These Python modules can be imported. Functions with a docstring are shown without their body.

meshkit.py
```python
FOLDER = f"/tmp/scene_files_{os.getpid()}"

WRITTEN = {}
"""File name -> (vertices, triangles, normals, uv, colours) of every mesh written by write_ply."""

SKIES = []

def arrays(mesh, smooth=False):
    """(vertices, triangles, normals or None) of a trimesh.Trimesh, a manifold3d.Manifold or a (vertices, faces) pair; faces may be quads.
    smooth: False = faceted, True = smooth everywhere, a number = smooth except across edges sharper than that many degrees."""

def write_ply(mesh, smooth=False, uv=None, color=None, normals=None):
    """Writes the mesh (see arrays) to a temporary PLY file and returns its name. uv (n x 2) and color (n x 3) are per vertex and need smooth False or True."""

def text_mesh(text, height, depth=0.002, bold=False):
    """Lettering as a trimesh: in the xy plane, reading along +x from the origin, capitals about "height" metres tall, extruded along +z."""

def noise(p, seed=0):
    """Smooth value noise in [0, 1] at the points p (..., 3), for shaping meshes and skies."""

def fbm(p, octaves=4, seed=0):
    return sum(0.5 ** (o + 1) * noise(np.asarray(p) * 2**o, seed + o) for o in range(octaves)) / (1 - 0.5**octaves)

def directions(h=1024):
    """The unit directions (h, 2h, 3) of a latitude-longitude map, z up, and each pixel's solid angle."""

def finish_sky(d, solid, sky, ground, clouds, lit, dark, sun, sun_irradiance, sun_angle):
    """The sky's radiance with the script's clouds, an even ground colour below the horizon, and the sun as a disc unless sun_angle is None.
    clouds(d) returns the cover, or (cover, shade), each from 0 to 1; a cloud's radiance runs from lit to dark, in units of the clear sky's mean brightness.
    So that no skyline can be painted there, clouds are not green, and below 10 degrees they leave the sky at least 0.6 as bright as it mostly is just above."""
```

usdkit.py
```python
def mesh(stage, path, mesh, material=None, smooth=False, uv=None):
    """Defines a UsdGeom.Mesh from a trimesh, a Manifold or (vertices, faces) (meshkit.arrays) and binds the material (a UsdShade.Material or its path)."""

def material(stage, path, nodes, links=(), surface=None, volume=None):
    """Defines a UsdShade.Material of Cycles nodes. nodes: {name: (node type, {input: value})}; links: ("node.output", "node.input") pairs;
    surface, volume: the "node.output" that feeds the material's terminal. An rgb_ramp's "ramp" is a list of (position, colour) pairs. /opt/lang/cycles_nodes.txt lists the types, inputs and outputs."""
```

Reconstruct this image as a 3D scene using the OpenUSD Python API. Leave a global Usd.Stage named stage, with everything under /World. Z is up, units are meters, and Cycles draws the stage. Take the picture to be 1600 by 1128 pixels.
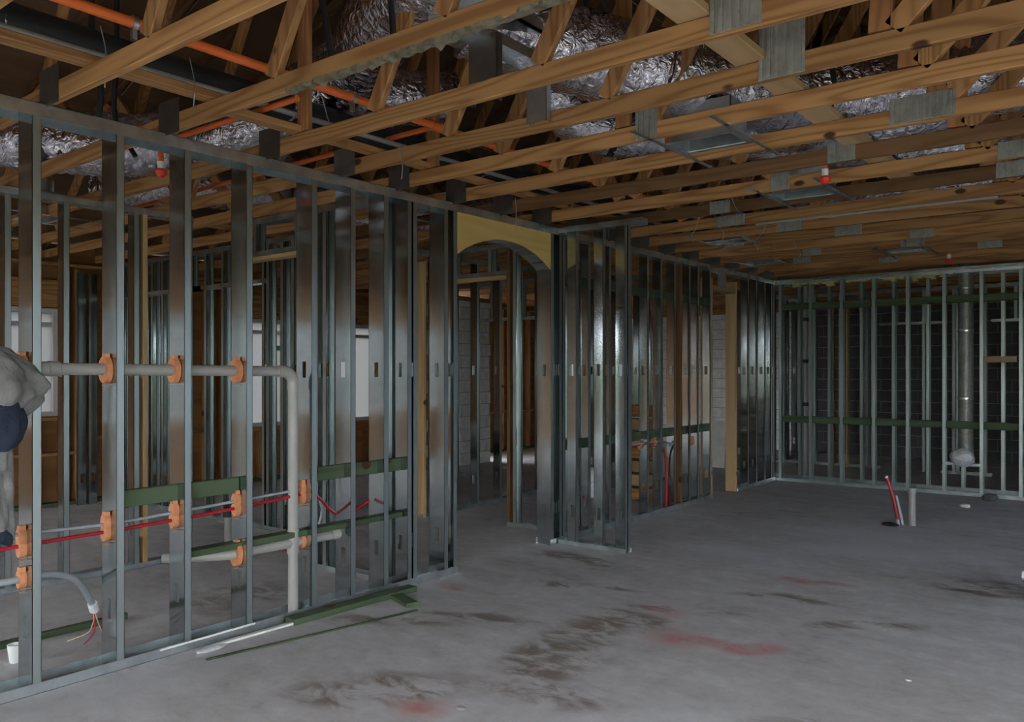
import math, random
import numpy as np
import trimesh, usdkit, meshkit
from pxr import Usd, UsdGeom, UsdLux, UsdShade, Gf, Sdf, Vt
from shapely.geometry import Polygon

stage = Usd.Stage.CreateInMemory()
UsdGeom.SetStageUpAxis(stage, 'Z'); UsdGeom.SetStageMetersPerUnit(stage, 1.0)
UsdGeom.Xform.Define(stage, '/World'); UsdGeom.Scope.Define(stage, '/World/Looks')

# ------------------------------------------------------------------ camera, sky, exposure
F_PX, HORIZON = 1277.0, 580.0
cam = UsdGeom.Camera.Define(stage, '/World/camera')
cam.CreateHorizontalApertureAttr(36.0); cam.CreateVerticalApertureAttr(36.0 * 1128 / 1600)
cam.CreateFocalLengthAttr(36.0 * F_PX / 1600)
cam.CreateVerticalApertureOffsetAttr((HORIZON - 564) * 36.0 / 1600)
cam.CreateClippingRangeAttr(Gf.Vec2f(0.05, 500))
cam.AddTranslateOp().Set(Gf.Vec3d(0, 0, 1.5)); cam.AddRotateZOp().Set(38.07); cam.AddRotateXOp().Set(90.0)
cam.CreateExposureAttr(0.0)
SKY = 4.45
dome = UsdLux.DomeLight.Define(stage, '/World/sky')
dome.CreateIntensityAttr(SKY); dome.CreateColorAttr(Gf.Vec3f(0.93, 0.98, 1.06))

# ------------------------------------------------------------------ materials
MAT = {}
def mat(name, nodes, links, surface='p.BSDF'):
    MAT[name] = usdkit.material(stage, '/World/Looks/' + name, nodes, links, surface=surface); return MAT[name]

def plain(name, col, rough=0.5, metal=0.0, var=0.12, scale=6.0, bump=0.0, bscale=60.0, spec=0.5):
    lo = [c * (1 - var) for c in col]; hi = [min(1, c * (1 + var)) for c in col]
    n = {'g': ('geometry', {}), 'n': ('noise_texture', {'scale': scale, 'detail': 4.0}),
         'r': ('rgb_ramp', {'ramp': [(0.3, lo), (0.7, hi)]}),
         'p': ('principled_bsdf', {'roughness': rough, 'metallic': metal, 'specular_ior_level': spec})}
    l = [('g.position', 'n.vector'), ('n.fac', 'r.fac'), ('r.color', 'p.base_color')]
    if bump:
        n['bn'] = ('noise_texture', {'scale': bscale, 'detail': 3.0}); n['b'] = ('bump', {'strength': bump, 'distance': 0.01})
        l += [('g.position', 'bn.vector'), ('bn.fac', 'b.height'), ('b.normal', 'p.normal')]
    return mat(name, n, l)

def wood(name, light, dark, axis, rough=0.65, knots=True, freq=64.0):
    s = {'x': (0.55, 7.0, 7.0), 'y': (7.0, 0.55, 7.0), 'z': (7.0, 7.0, 0.55)}[axis]
    k = {'x': (2.6, .6, 5.0), 'y': (3.0, 2.6, 3.0), 'z': (4.0, .6, 2.6)}[axis]
    n = {'g': ('geometry', {}), 'o': ('object_info', {}), 'om': ('math', {'math_type': 'multiply', 'value2': 37.0}),
         'ov': ('combine_xyz', {}), 'm': ('mapping', {'mapping_type': 'point', 'scale': s}),
         'n': ('noise_texture', {'scale': 1.0, 'detail': 1.5, 'roughness': 0.4, 'dimensions': '4D'}),
         'f': ('math', {'math_type': 'multiply', 'value2': freq}), 'sn': ('math', {'math_type': 'sine'}),
         'sr': ('map_range', {'from_min': -1.0, 'from_max': 1.0, 'to_min': 0.0, 'to_max': 0.8}),
         'r': ('rgb_ramp', {'ramp': [(0.0, light), (0.55, [a * .75 + b * .25 for a, b in zip(light, dark)]), (1.0, dark)]}),
         'm2': ('mapping', {'mapping_type': 'point', 'scale': k}),
         'v': ('voronoi_texture', {'scale': 1.0}), 'kr': ('rgb_ramp', {'ramp': [(0.0, (1, 1, 1)), (0.085, (1, 1, 1)), (0.12, (0, 0, 0)), (1.0, (0, 0, 0))]}),
         'sel': ('math', {'math_type': 'greater_than', 'value2': 0.3}), 'sc': ('separate_color', {}),
         'km': ('math', {'math_type': 'multiply'}), 'km2': ('math', {'math_type': 'multiply', 'value2': 0.95}),
         'tone': ('map_range', {'from_min': 0.0, 'from_max': 1.0, 'to_min': 0.78, 'to_max': 1.16}),
         'tv': ('combine_xyz', {}), 'tm': ('mix_color', {'blend_type': 'multiply', 'fac': 1.0, 'use_clamp': False}),
         'mx': ('mix_color', {'blend_type': 'mix', 'b': (0.05, 0.021, 0.009)}),
         'b': ('bump', {'strength': 0.15, 'distance': 0.004}),
         'p': ('principled_bsdf', {'roughness': rough, 'specular_ior_level': 0.25})}
    l = [('o.random', 'om.value1'), ('om.value', 'n.w'), ('om.value', 'ov.x'), ('om.value', 'ov.z'), ('om.value', 'ov.y'), ('g.position', 'm.vector'), ('m.vector', 'n.vector'),
         ('n.fac', 'f.value1'), ('f.value', 'sn.value1'), ('sn.value', 'sr.value'), ('sr.result', 'r.fac'),
         ('o.random', 'tone.value'), ('tone.result', 'tv.x'), ('tone.result', 'tv.y'), ('tone.result', 'tv.z'),
         ('r.color', 'tm.a'), ('tv.vector', 'tm.b'),
         ('sr.result', 'b.height'), ('b.normal', 'p.normal')]
    if knots:
        l += [('g.position', 'm2.vector'), ('ov.vector', 'm2.location'), ('m2.vector', 'v.vector'), ('v.distance', 'kr.fac'), ('v.color', 'sc.color'), ('sc.r', 'sel.value1'),
              ('kr.color', 'km.value1'), ('sel.value', 'km.value2'), ('km.value', 'km2.value1'), ('km2.value', 'mx.fac'), ('tm.result', 'mx.a'), ('mx.result', 'p.base_color')]
    else:
        l = [e for e in l if not e[1].startswith('ov.')]
        for q in ('ov', 'm2', 'v', 'kr', 'sel', 'sc', 'km', 'km2', 'mx'): n.pop(q)
        l += [('tm.result', 'p.base_color')]
    return mat(name, n, l)

def galv(name, lo, hi, rough, knurl=None, krough=0.36, mscale=(9.0, 9.0, 1.6), metal=0.93):
    """Spangled zinc; knurl 'x' or 'y': the faces turned that way carry the rougher knurling of a stud's flanges."""
    n = {'g': ('geometry', {}), 'm': ('mapping', {'mapping_type': 'point', 'scale': mscale}), 'n': ('noise_texture', {'scale': 1.0, 'detail': 4.0}),
         'v': ('voronoi_texture', {'scale': 36.0}), 'mixv': ('mix_float', {'fac': 0.2}), 'sc': ('separate_color', {}),
         'r': ('rgb_ramp', {'ramp': [(0.25, lo), (0.75, hi)]}),
         'rr': ('map_range', {'from_min': 0.3, 'from_max': 0.7, 'to_min': rough - 0.02, 'to_max': rough + 0.03}),
         'bn': ('noise_texture', {'scale': 5.0, 'detail': 1.5}), 'b': ('bump', {'strength': 0.05, 'distance': 0.012}),
         'p': ('principled_bsdf', {'metallic': metal, 'roughness': rough})}
    l = [('g.position', 'm.vector'), ('m.vector', 'n.vector'), ('g.position', 'v.vector'), ('v.color', 'sc.color'), ('n.fac', 'mixv.a'), ('sc.r', 'mixv.b'),
         ('mixv.result', 'r.fac'), ('n.fac', 'rr.value'), ('g.position', 'bn.vector'), ('bn.fac', 'b.height'), ('b.normal', 'p.normal')]
    if knurl:
        n |= {'sx': ('separate_xyz', {}), 'ab': ('math', {'math_type': 'absolute'}), 'km': ('mix_float', {'b': krough}), 'kc': ('mix_color', {'b': (0.44, 0.49, 0.475)})}
        l += [('g.true_normal', 'sx.vector'), ('sx.' + knurl, 'ab.value1'), ('ab.value', 'km.fac'), ('rr.result', 'km.a'), ('km.result', 'p.roughness'), ('ab.value', 'kc.fac'), ('r.color', 'kc.a'), ('kc.result', 'p.base_color')]
    else: l += [('rr.result', 'p.roughness'), ('r.color', 'p.base_color')]
    return mat(name, n, l)

galv('stud_steel_x', (0.40, 0.445, 0.46), (0.50, 0.545, 0.555), 0.11, 'x', metal=0.97)
galv('stud_steel_y', (0.40, 0.445, 0.46), (0.50, 0.545, 0.555), 0.11, 'y', metal=0.97)
galv('galvanized_steel', (0.50, 0.545, 0.555), (0.60, 0.645, 0.65), 0.30, mscale=(6, 6, 6))
galv('galvanized_sheet', (0.58, 0.63, 0.64), (0.70, 0.75, 0.75), 0.26, mscale=(5, 5, 5))
galv('nail_plate_steel', (0.24, 0.24, 0.21), (0.40, 0.40, 0.355), 0.42, mscale=(9, 9, 9), metal=0.35)
galv('dark_plate_steel', (0.17, 0.165, 0.15), (0.23, 0.22, 0.20), 0.45, mscale=(9, 9, 9))
LW, DW = (0.43, 0.228, 0.09), (0.20, 0.080, 0.026)
for ax in 'xyz':
    wood('pine_' + ax, LW, DW, ax)
    wood('red_pine_' + ax, (0.40, 0.19, 0.075), (0.24, 0.10, 0.035), ax, knots=False)
    wood('pale_pine_' + ax, (0.48, 0.33, 0.17), (0.35, 0.21, 0.095), ax, freq=22.0)
    wood('dark_pine_' + ax, (0.19, 0.10, 0.043), (0.12, 0.058, 0.024), ax)
    wood('treated_pine_' + ax, (0.082, 0.118, 0.062), (0.044, 0.072, 0.034), ax, freq=26.0)
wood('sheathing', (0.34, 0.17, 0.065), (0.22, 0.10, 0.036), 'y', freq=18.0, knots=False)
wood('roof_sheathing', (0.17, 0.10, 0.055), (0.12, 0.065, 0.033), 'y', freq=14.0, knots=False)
wood('yellow_plywood', (0.70, 0.50, 0.17), (0.54, 0.36, 0.115), 'y', freq=16.0, knots=False)
plain('bark', (0.15, 0.13, 0.085), 0.9, var=0.4, scale=30, bump=0.6)
plain('pvc', (0.33, 0.32, 0.295), 0.35, var=0.03)
plain('grey_pex', (0.30, 0.32, 0.335), 0.4, var=0.06)
plain('red_pex', (0.38, 0.008, 0.02), 0.35, var=0.1)
plain('orange_plastic', (0.56, 0.22, 0.095), 0.45, var=0.12, scale=40)
plain('orange_cpvc', (0.80, 0.17, 0.035), 0.35, var=0.06)
plain('red_cap', (0.75, 0.04, 0.02), 0.4)
plain('black_foam', (0.018, 0.020, 0.022), 0.55, var=0.3, bump=0.15)
plain('black_strap', (0.012, 0.012, 0.013), 0.6)
plain('grey_conduit', (0.42, 0.42, 0.40), 0.4, metal=0.3)
plain('white_plastic', (0.80, 0.80, 0.78), 0.4, var=0.03)
plain('grey_cloth', (0.19, 0.187, 0.178), 0.9, var=0.22, scale=14, bump=0.5, bscale=45)
plain('navy_cloth', (0.018, 0.028, 0.05), 0.9, var=0.25, scale=14, bump=0.4)
plain('window_vinyl', (0.55, 0.55, 0.56), 0.4, var=0.04)
plain('yellow_foam', (0.50, 0.46, 0.20), 0.9, var=0.2, scale=40, bump=0.6)
plain('cardboard', (0.52, 0.42, 0.30), 0.85)
plain('pale_block', (0.80, 0.79, 0.75), 0.9, var=0.12, scale=12, bump=0.5, bscale=90, spec=0.2)
plain('mortar', (0.36, 0.35, 0.34), 0.95, var=0.1, scale=30, bump=0.4)
plain('shaded_block', (0.11, 0.11, 0.108), 0.9, var=0.12, scale=12, bump=0.5, bscale=90, spec=0.2)  # block darkened to paint in the unlit room beyond the back wall
plain('outside_ground', (0.14, 0.138, 0.115), 0.95, var=0.1)
plain('stucco', (0.5, 0.48, 0.44), 0.9, var=0.08, bump=0.3)
plain('clear_plastic_bag', (0.62, 0.62, 0.62), 0.3, var=0.15, scale=30, bump=0.6)
plain('pale_sheet', (0.70, 0.70, 0.66), 0.7)
plain('hedge_green', (0.10, 0.125, 0.06), 0.8, var=0.4, scale=4, bump=0.8, bscale=8)
plain('turquoise_sticker', (0.05, 0.45, 0.45), 0.5)

# crinkled aluminium foil of the flexible ducts
mat('duct_foil', {'g': ('geometry', {}), 'n': ('noise_texture', {'scale': 15.0, 'detail': 3.5, 'roughness': 0.55, 'distortion': 1.6}),
    'r': ('rgb_ramp', {'ramp': [(0.3, (0.42, 0.40, 0.43)), (0.7, (0.80, 0.78, 0.82))]}), 'b': ('bump', {'strength': 0.8, 'distance': 0.03}),
    'p': ('principled_bsdf', {'metallic': 1.0, 'roughness': 0.13})},
    [('g.position', 'n.vector'), ('n.fac', 'r.fac'), ('r.color', 'p.base_color'), ('n.fac', 'b.height'), ('b.normal', 'p.normal')])
# window panes with a grey film added to dim the sky behind
mat('sky_dimming_glass', {'t': ('transparent_bsdf', {'color': (0.092, 0.09, 0.087)}), 'd': ('translucent_bsdf', {'color': (0.24, 0.235, 0.23)}), 'y': ('mix_closure', {'fac': 0.8}),
    's': ('glossy_bsdf', {'color': (0.8, 0.8, 0.8), 'roughness': 0.2}), 'x': ('mix_closure', {'fac': 0.03})},
    [('t.BSDF', 'y.closure1'), ('d.BSDF', 'y.closure2'), ('y.closure', 'x.closure1'), ('s.BSDF', 'x.closure2')], surface='x.closure')
mat('tinted_glass', {'t': ('transparent_bsdf', {'color': (0.48, 0.51, 0.56)}), 's': ('glossy_bsdf', {'color': (0.8, 0.8, 0.8), 'roughness': 0.05}), 'f': ('fresnel', {'IOR': 1.35}),
    'x': ('mix_closure', {})}, [('f.fac', 'x.fac'), ('t.BSDF', 'x.closure1'), ('s.BSDF', 'x.closure2')], surface='x.closure')
# floor slab: 'stain' (dirt, and shadow painted beside the bag), 'red' (marking paint) and 'pale' (pools of light painted in) come with the mesh as marks of fixed shape
mat('concrete_slab', {'g': ('geometry', {}), 'n1': ('noise_texture', {'scale': 1.1, 'detail': 6.0, 'roughness': 0.6}), 'n2': ('noise_texture', {'scale': 9.0, 'detail': 7.0, 'roughness': 0.7, 'distortion': 0.6}),
    'mm': ('mapping', {'mapping_type': 'point', 'scale': (2.0, 5.0, 1.0), 'rotation': (0, 0, 0.6)}), 'n4': ('noise_texture', {'scale': 1.0, 'detail': 8.0, 'roughness': 0.7}),
    'mf': ('mix_float', {'fac': 0.5}), 'mf2': ('mix_float', {'fac': 0.38}), 'r': ('rgb_ramp', {'ramp': [(0.36, (0.30, 0.285, 0.27)), (0.45, (0.44, 0.425, 0.415)), (0.52, (0.50, 0.49, 0.485)), (0.64, (0.63, 0.625, 0.625))]}),
    'as': ('attribute', {'attribute': 'stain_shade'}), 'ar': ('attribute', {'attribute': 'red'}), 'ap': ('attribute', {'attribute': 'pale'}),
    'mn': ('mapping', {'mapping_type': 'point', 'scale': (3.2, 6.0, 1.0), 'rotation': (0, 0, 0.5)}), 'n3': ('noise_texture', {'scale': 1.0, 'detail': 8.0, 'roughness': 0.68, 'distortion': 0.7}), 'th': ('map_range', {'from_min': 0.44, 'from_max': 0.57, 'to_min': 0.0, 'to_max': 1.0, 'clamp': True}),
    'sm': ('math', {'math_type': 'multiply'}), 'rm': ('math', {'math_type': 'multiply'}), 'th2': ('map_range', {'from_min': 0.35, 'from_max': 0.6, 'to_min': 0.15, 'to_max': 0.8, 'clamp': True}),
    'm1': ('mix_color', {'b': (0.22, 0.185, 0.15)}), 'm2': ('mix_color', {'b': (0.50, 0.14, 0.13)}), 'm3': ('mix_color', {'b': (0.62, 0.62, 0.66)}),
    'b': ('bump', {'strength': 0.25, 'distance': 0.01}), 'p': ('principled_bsdf', {'roughness': 0.62, 'specular_ior_level': 0.35})},
    [('g.position', 'n1.vector'), ('g.position', 'n2.vector'), ('g.position', 'mn.vector'), ('mn.vector', 'n3.vector'), ('g.position', 'mm.vector'), ('mm.vector', 'n4.vector'),
     ('n1.fac', 'mf.a'), ('n2.fac', 'mf.b'), ('mf.result', 'mf2.a'), ('n4.fac', 'mf2.b'), ('mf2.result', 'r.fac'),
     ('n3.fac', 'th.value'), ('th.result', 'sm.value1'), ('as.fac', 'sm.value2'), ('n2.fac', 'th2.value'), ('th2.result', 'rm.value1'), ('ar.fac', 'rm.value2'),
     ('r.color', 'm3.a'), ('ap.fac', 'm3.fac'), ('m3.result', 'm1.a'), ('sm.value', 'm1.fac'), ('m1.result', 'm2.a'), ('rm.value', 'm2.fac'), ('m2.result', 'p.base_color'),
     ('n2.fac', 'b.height'), ('b.normal', 'p.normal')])

# ------------------------------------------------------------------ mesh helpers
def join(ms):
    vs, fs, o = [], [], 0
    for v, f in ms:
        vs.append(v); fs.append(np.asarray(f) + o); o += len(v)
    return np.vstack(vs), np.vstack(fs)
_BF = np.array([[0, 3, 2], [0, 2, 1], [4, 5, 6], [4, 6, 7], [0, 1, 5], [0, 5, 4], [1, 2, 6], [1, 6, 5], [2, 3, 7], [2, 7, 6], [3, 0, 4], [3, 4, 7]])
def box(a, b):
    (x0, y0, z0), (x1, y1, z1) = np.minimum(a, b), np.maximum(a, b)
    return np.array([[x0, y0, z0], [x1, y0, z0], [x1, y1, z0], [x0, y1, z0], [x0, y0, z1], [x1, y0, z1], [x1, y1, z1], [x0, y1, z1]], float), _BF
def loft(rings, cap=True):
    n, k = len(rings), len(rings[0]); v = np.vstack(rings); f = []
    for i in range(n - 1):
        for j in range(k):
            a, b, c, d = i * k + j, i * k + (j + 1) % k, (i + 1) * k + (j + 1) % k, (i + 1) * k + j
            f += [(a, b, c), (a, c, d)]
    if cap:
        for i in range(1, k - 1):
            f += [(0, i + 1, i), ((n - 1) * k, (n - 1) * k + i, (n - 1) * k + i + 1)]
    return v, np.array(f)
def beam(p, q, w, h, ch=0.004, up=(0, 0, 1)):
    """A chamfered board from p to q; w across, h along 'up'."""
    p, q = np.array(p, float), np.array(q, float); t = (q - p) / np.linalg.norm(q - p)
    s = np.cross(t, up); s /= np.linalg.norm(s); u = np.cross(s, t)
    a, b = w / 2, h / 2
    pts = [(-a + ch, -b), (a - ch, -b), (a, -b + ch), (a, b - ch), (a - ch, b), (-a + ch, b), (-a, b - ch), (-a, -b + ch)]
    return loft([np.array([o + s * x + u * y for x, y in pts]) for o in (p, q)])
def spline(pts, step=0.05):
    P = np.array(pts, float)
    if len(P) == 2:
        n = max(2, int(np.linalg.norm(P[1] - P[0]) / step) + 1); return np.linspace(P[0], P[1], n)
    Q = np.vstack([2 * P[0] - P[1], P, 2 * P[-1] - P[-2]]); out = []
    for i in range(1, len(Q) - 2):
        a, b, c, d = Q[i - 1:i + 3]; n = max(2, int(np.linalg.norm(c - b) / step))
        for t in np.linspace(0, 1, n, endpoint=False):
            out.append(0.5 * (2 * b + (c - a) * t + (2 * a - 5 * b + 4 * c - d) * t * t + (3 * b - a - 3 * c + d) * t ** 3))
    out.append(P[-1]); return np.array(out)
def tube(path, r, k=12, cap=True, straight=False):
    P = np.array(path, float); R = np.full(len(P), r) if np.ndim(r) == 0 else np.array(r)
    T = np.gradient(P, axis=0); T /= np.linalg.norm(T, axis=1)[:, None]
    u = np.cross(T[0], (0, 0, 1.0));
    if np.linalg.norm(u) < 1e-3: u = np.cross(T[0], (1.0, 0, 0))
    rings = []; a = np.arange(k) * 2 * np.pi / k
    for p, t, rr in zip(P, T, R):
        u = u - t * (u @ t); u /= np.linalg.norm(u); w = np.cross(t, u)
        rings.append(p + rr * (np.cos(a)[:, None] * u + np.sin(a)[:, None] * w))
    return loft(rings, cap)
def ring_lathe(profile, center, axis, k=20):
    """profile: (radius, along) pairs."""
    axis = np.array(axis, float) / np.linalg.norm(axis); u = np.cross(axis, (0.3, 0.5, 0.81)); u /= np.linalg.norm(u); w = np.cross(axis, u); a = np.arange(k) * 2 * np.pi / k
    return loft([np.array(center) + axis * h + max(r, 1e-4) * (np.cos(a)[:, None] * u + np.sin(a)[:, None] * w) for r, h in profile])
def extrude(poly, place, depth):
    """A shapely polygon extruded by depth; place(x, y, t) -> world."""
    m = trimesh.creation.extrude_polygon(poly, depth); v = np.array([place(*p) for p in m.vertices])
    return v, np.array(m.faces)

# ------------------------------------------------------------------ object helpers
_taken = {}
def numbered(path):
    n = _taken.get(path, 0); _taken[path] = n + 1
    return path if n == 0 else '%s_%03d' % (path, n)
BASE = {}
def tag(prim, label=None, cat=None, group=None, kind=None):
    for k, v in (('label', label), ('category', cat), ('group', group), ('kind', kind)):
        if v: prim.SetCustomDataByKey(k, v)
    return prim
def thing(name, label, cat, base=(0, 0, 0), group=None, kind=None):
    x = UsdGeom.Xform.Define(stage, numbered('/World/' + name)); x.AddTranslateOp().Set(Gf.Vec3d(*map(float, base)))
    BASE[str(x.GetPath())] = np.array(base, float)
    return tag(x.GetPrim(), label, cat, group, kind)
def struct(name, label, cat='wall', base=(0, 0, 0)):
    return thing(name, label, cat, base, kind='structure')
def part(parent, name, mesh, m, smooth=False, label=None, kind=None):
    root = parent.GetPath() if hasattr(parent, 'GetPath') else parent
    b = np.zeros(3)
    for k, v in BASE.items():
        if str(root) == k or str(root).startswith(k + '/'): b = v
    v, f = mesh if isinstance(mesh, tuple) else join(mesh)
    g = usdkit.mesh(stage, numbered('%s/%s' % (root, name)), (v - b, f), MAT[m], smooth=smooth)
    return tag(g.GetPrim(), label, None, None, kind)

# steel framing members ------------------------------------------------
ST = 0.0022
HOLES = (0.30, 1.51)
def c_stud(at, web, depth_axis, depth, open_to, z0=0.0, z1=2.745, fl=0.041, holes=HOLES):
    """C stud. at: position along the wall (or the pair x, y) of the web's outer face; depth_axis 'x' or 'y' is across the wall; open_to +1/-1 the way the flanges run along the other axis."""
    x, y = at; h = depth / 2; s = open_to; out = []
    def bx(u0, u1, v0, v1, a, b):
        if depth_axis == 'x': out.append(box((x + v0, y + u0, a), (x + v1, y + u1, b)))
        else: out.append(box((x + u0, y + v0, a), (x + u1, y + v1, b)))
    z = z0; hw = min(0.019, depth * 0.25)
    for hz in holes:
        if z0 + 0.1 < hz < z1 - 0.1:
            bx(0, s * ST, -h, h, z, hz - 0.05); bx(0, s * ST, -h, -hw, hz - 0.05, hz + 0.05); bx(0, s * ST, hw, h, hz - 0.05, hz + 0.05); z = hz + 0.05
    bx(0, s * ST, -h, h, z, z1)
    for e in (-1, 1):
        bx(0, s * fl, e * h, e * (h - ST), z0, z1)
        bx(s * fl, s * (fl - ST), e * h, e * (h - 0.011), z0, z1)
    return join(out)
def track(p, q, depth, leg, up=1):
    """U track between p and q; up=+1 bottom track (legs up), -1 top track."""
    p, q = np.array(p, float), np.array(q, float); t = 0.0024; out = []; h = depth / 2 + 0.0015
    if abs(q[0] - p[0]) < 1e-6:
        X, a, b, Z = p[0], p[1], q[1], p[2]
        out = [box((X - h, a, Z), (X + h, b, Z + up * t)), box((X - h, a, Z), (X - h + t, b, Z + up * leg)), box((X + h - t, a, Z), (X + h, b, Z + up * leg))]
    else:
        Y, a, b, Z = p[1], p[0], q[0], p[2]
        out = [box((a, Y - h, Z), (b, Y + h, Z + up * t)), box((a, Y - h, Z), (b, Y - h + t, Z + up * leg)), box((a, Y + h - t, Z), (b, Y + h, Z + up * leg))]
    return join(out)
Z_TOP = 2.75
def studs_x(wall, X, ys, depth, s=1, z0=0.003, z1=2.746, m='stud_steel_x', name='stud'):
    for y in ys: part(wall, name, c_stud((X, y), 0, 'x', depth, s, z0, z1), m)
def studs_y(wall, Y, xs, depth, s=1, z0=0.003, z1=2.746, m='stud_steel_y', name='stud'):
    for x in xs: part(wall, name, c_stud((x, Y), 0, 'y', depth, s, z0, z1), m)

rng = random.Random(7)
nrng = np.random.default_rng(7)

# ------------------------------------------------------------------ floor and ground
def floor_mesh():
    xs = np.unique(np.concatenate([np.arange(-9.75, -4.6, 0.25), np.arange(-4.6, 1.2, 0.035), np.arange(1.2, 3.95, 0.25)]))
    ys = np.unique(np.concatenate([np.arange(-3.6, 0.8, 0.2), np.arange(0.8, 9.6, 0.035), np.arange(9.6, 15.6, 0.25)]))
    gx, gy = np.meshgrid(xs, ys, indexing='ij'); n, m = gx.shape
    v = np.stack([gx, gy, np.zeros_like(gx)], -1).reshape(-1, 3)
    i = np.arange(n * m).reshape(n, m); q = np.stack([i[:-1, :-1], i[1:, :-1], i[1:, 1:], i[:-1, 1:]], -1).reshape(-1, 4)
    return v, np.vstack([q[:, [0, 1, 2]], q[:, [0, 2, 3]]])
fv, ff = floor_mesh()
fp = fv * [1, 1, 0]
wob = np.stack([meshkit.fbm(fp * 1.7, 4, 3), meshkit.fbm(fp * 1.7 + 9, 4, 5), 0 * fp[:, 0]], 1) * 0.35
def blob(cx, cy, rx, ry, rot=0.0, soft=0.5, wobble=1.0):
    d = (fp + wob * wobble)[:, :2] - (cx, cy); c, s = math.cos(rot), math.sin(rot)
    r = np.hypot((d[:, 0] * c + d[:, 1] * s) / rx, (-d[:, 0] * s + d[:, 1] * c) / ry)
    return np.clip((1 - r) / soft, 0, 1)
FLOOR_MARKS = {'stain_shade': [], 'red': [], 'pale': []}
S, R_, P_ = FLOOR_MARKS['stain_shade'], FLOOR_MARKS['red'], FLOOR_MARKS['pale']
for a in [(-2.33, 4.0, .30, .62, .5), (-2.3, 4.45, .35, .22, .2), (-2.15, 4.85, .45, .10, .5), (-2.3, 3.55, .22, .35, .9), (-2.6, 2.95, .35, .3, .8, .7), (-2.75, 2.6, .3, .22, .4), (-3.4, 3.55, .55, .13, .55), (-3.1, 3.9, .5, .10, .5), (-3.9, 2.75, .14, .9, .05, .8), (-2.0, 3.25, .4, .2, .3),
          (-4.6, 3.3, .35, .5, .2), (-2.9, 5.0, .5, .12, .4), (-1.7, 5.6, .5, .12, .3), (-3.45, 5.65, .5, .22, .15), (-0.88, 6.55, .42, .30, .4, .5, .3), (-0.8, 6.5, .3, .25, .4, .5, .3), (-1.2, 5.2, .4, .12, .5), (-0.9, 3.6, .4, .16, .4)]:  # the two blobs beside the bag paint in its dark shadow area
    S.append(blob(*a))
for a in [(-1.76, 4.33, .24, .10, -.1), (-1.60, 4.42, .16, .12, .3), (-2.0, 4.25, .2, .2, .2, .9), (-1.86, 6.02, .20, .09, -.2), (-1.62, 6.07, .18, .08, .1), (-2.45, 2.72, .2, .16, .3, .9), (-3.7, 4.3, .15, .08, 0, .8), (-4.85, 1.75, .3, .12, .5, .9), (-2.25, 4.7, .2, .12, 0, .9)]:
    R_.append(blob(*a, wobble=.6))
for a in [(-1.9, 7.9, 1.3, .9, .2, 1.0), (-1.6, 7.4, .9, .35, .3, .8), (-1.35, 3.0, 1.0, .7, .3, 1.0), (-2.5, 6.6, .8, .4, .2, 1.0), (-3.7, 2.1, .5, .9, .1, 1.0)]:  # light pools on the slab, painted in as paler bluish concrete
    P_.append(blob(*a))
floor = struct('floor', 'bare grey concrete slab floor with dirt stains and faded red marking paint', 'floor')
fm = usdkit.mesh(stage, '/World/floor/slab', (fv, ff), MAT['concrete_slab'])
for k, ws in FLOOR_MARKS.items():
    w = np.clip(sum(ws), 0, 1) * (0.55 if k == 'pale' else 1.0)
    UsdGeom.PrimvarsAPI(fm).CreatePrimvar(k, Sdf.ValueTypeNames.FloatArray, 'vertex').Set(Vt.FloatArray.FromNumpy(w.astype(np.float32)))
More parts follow.
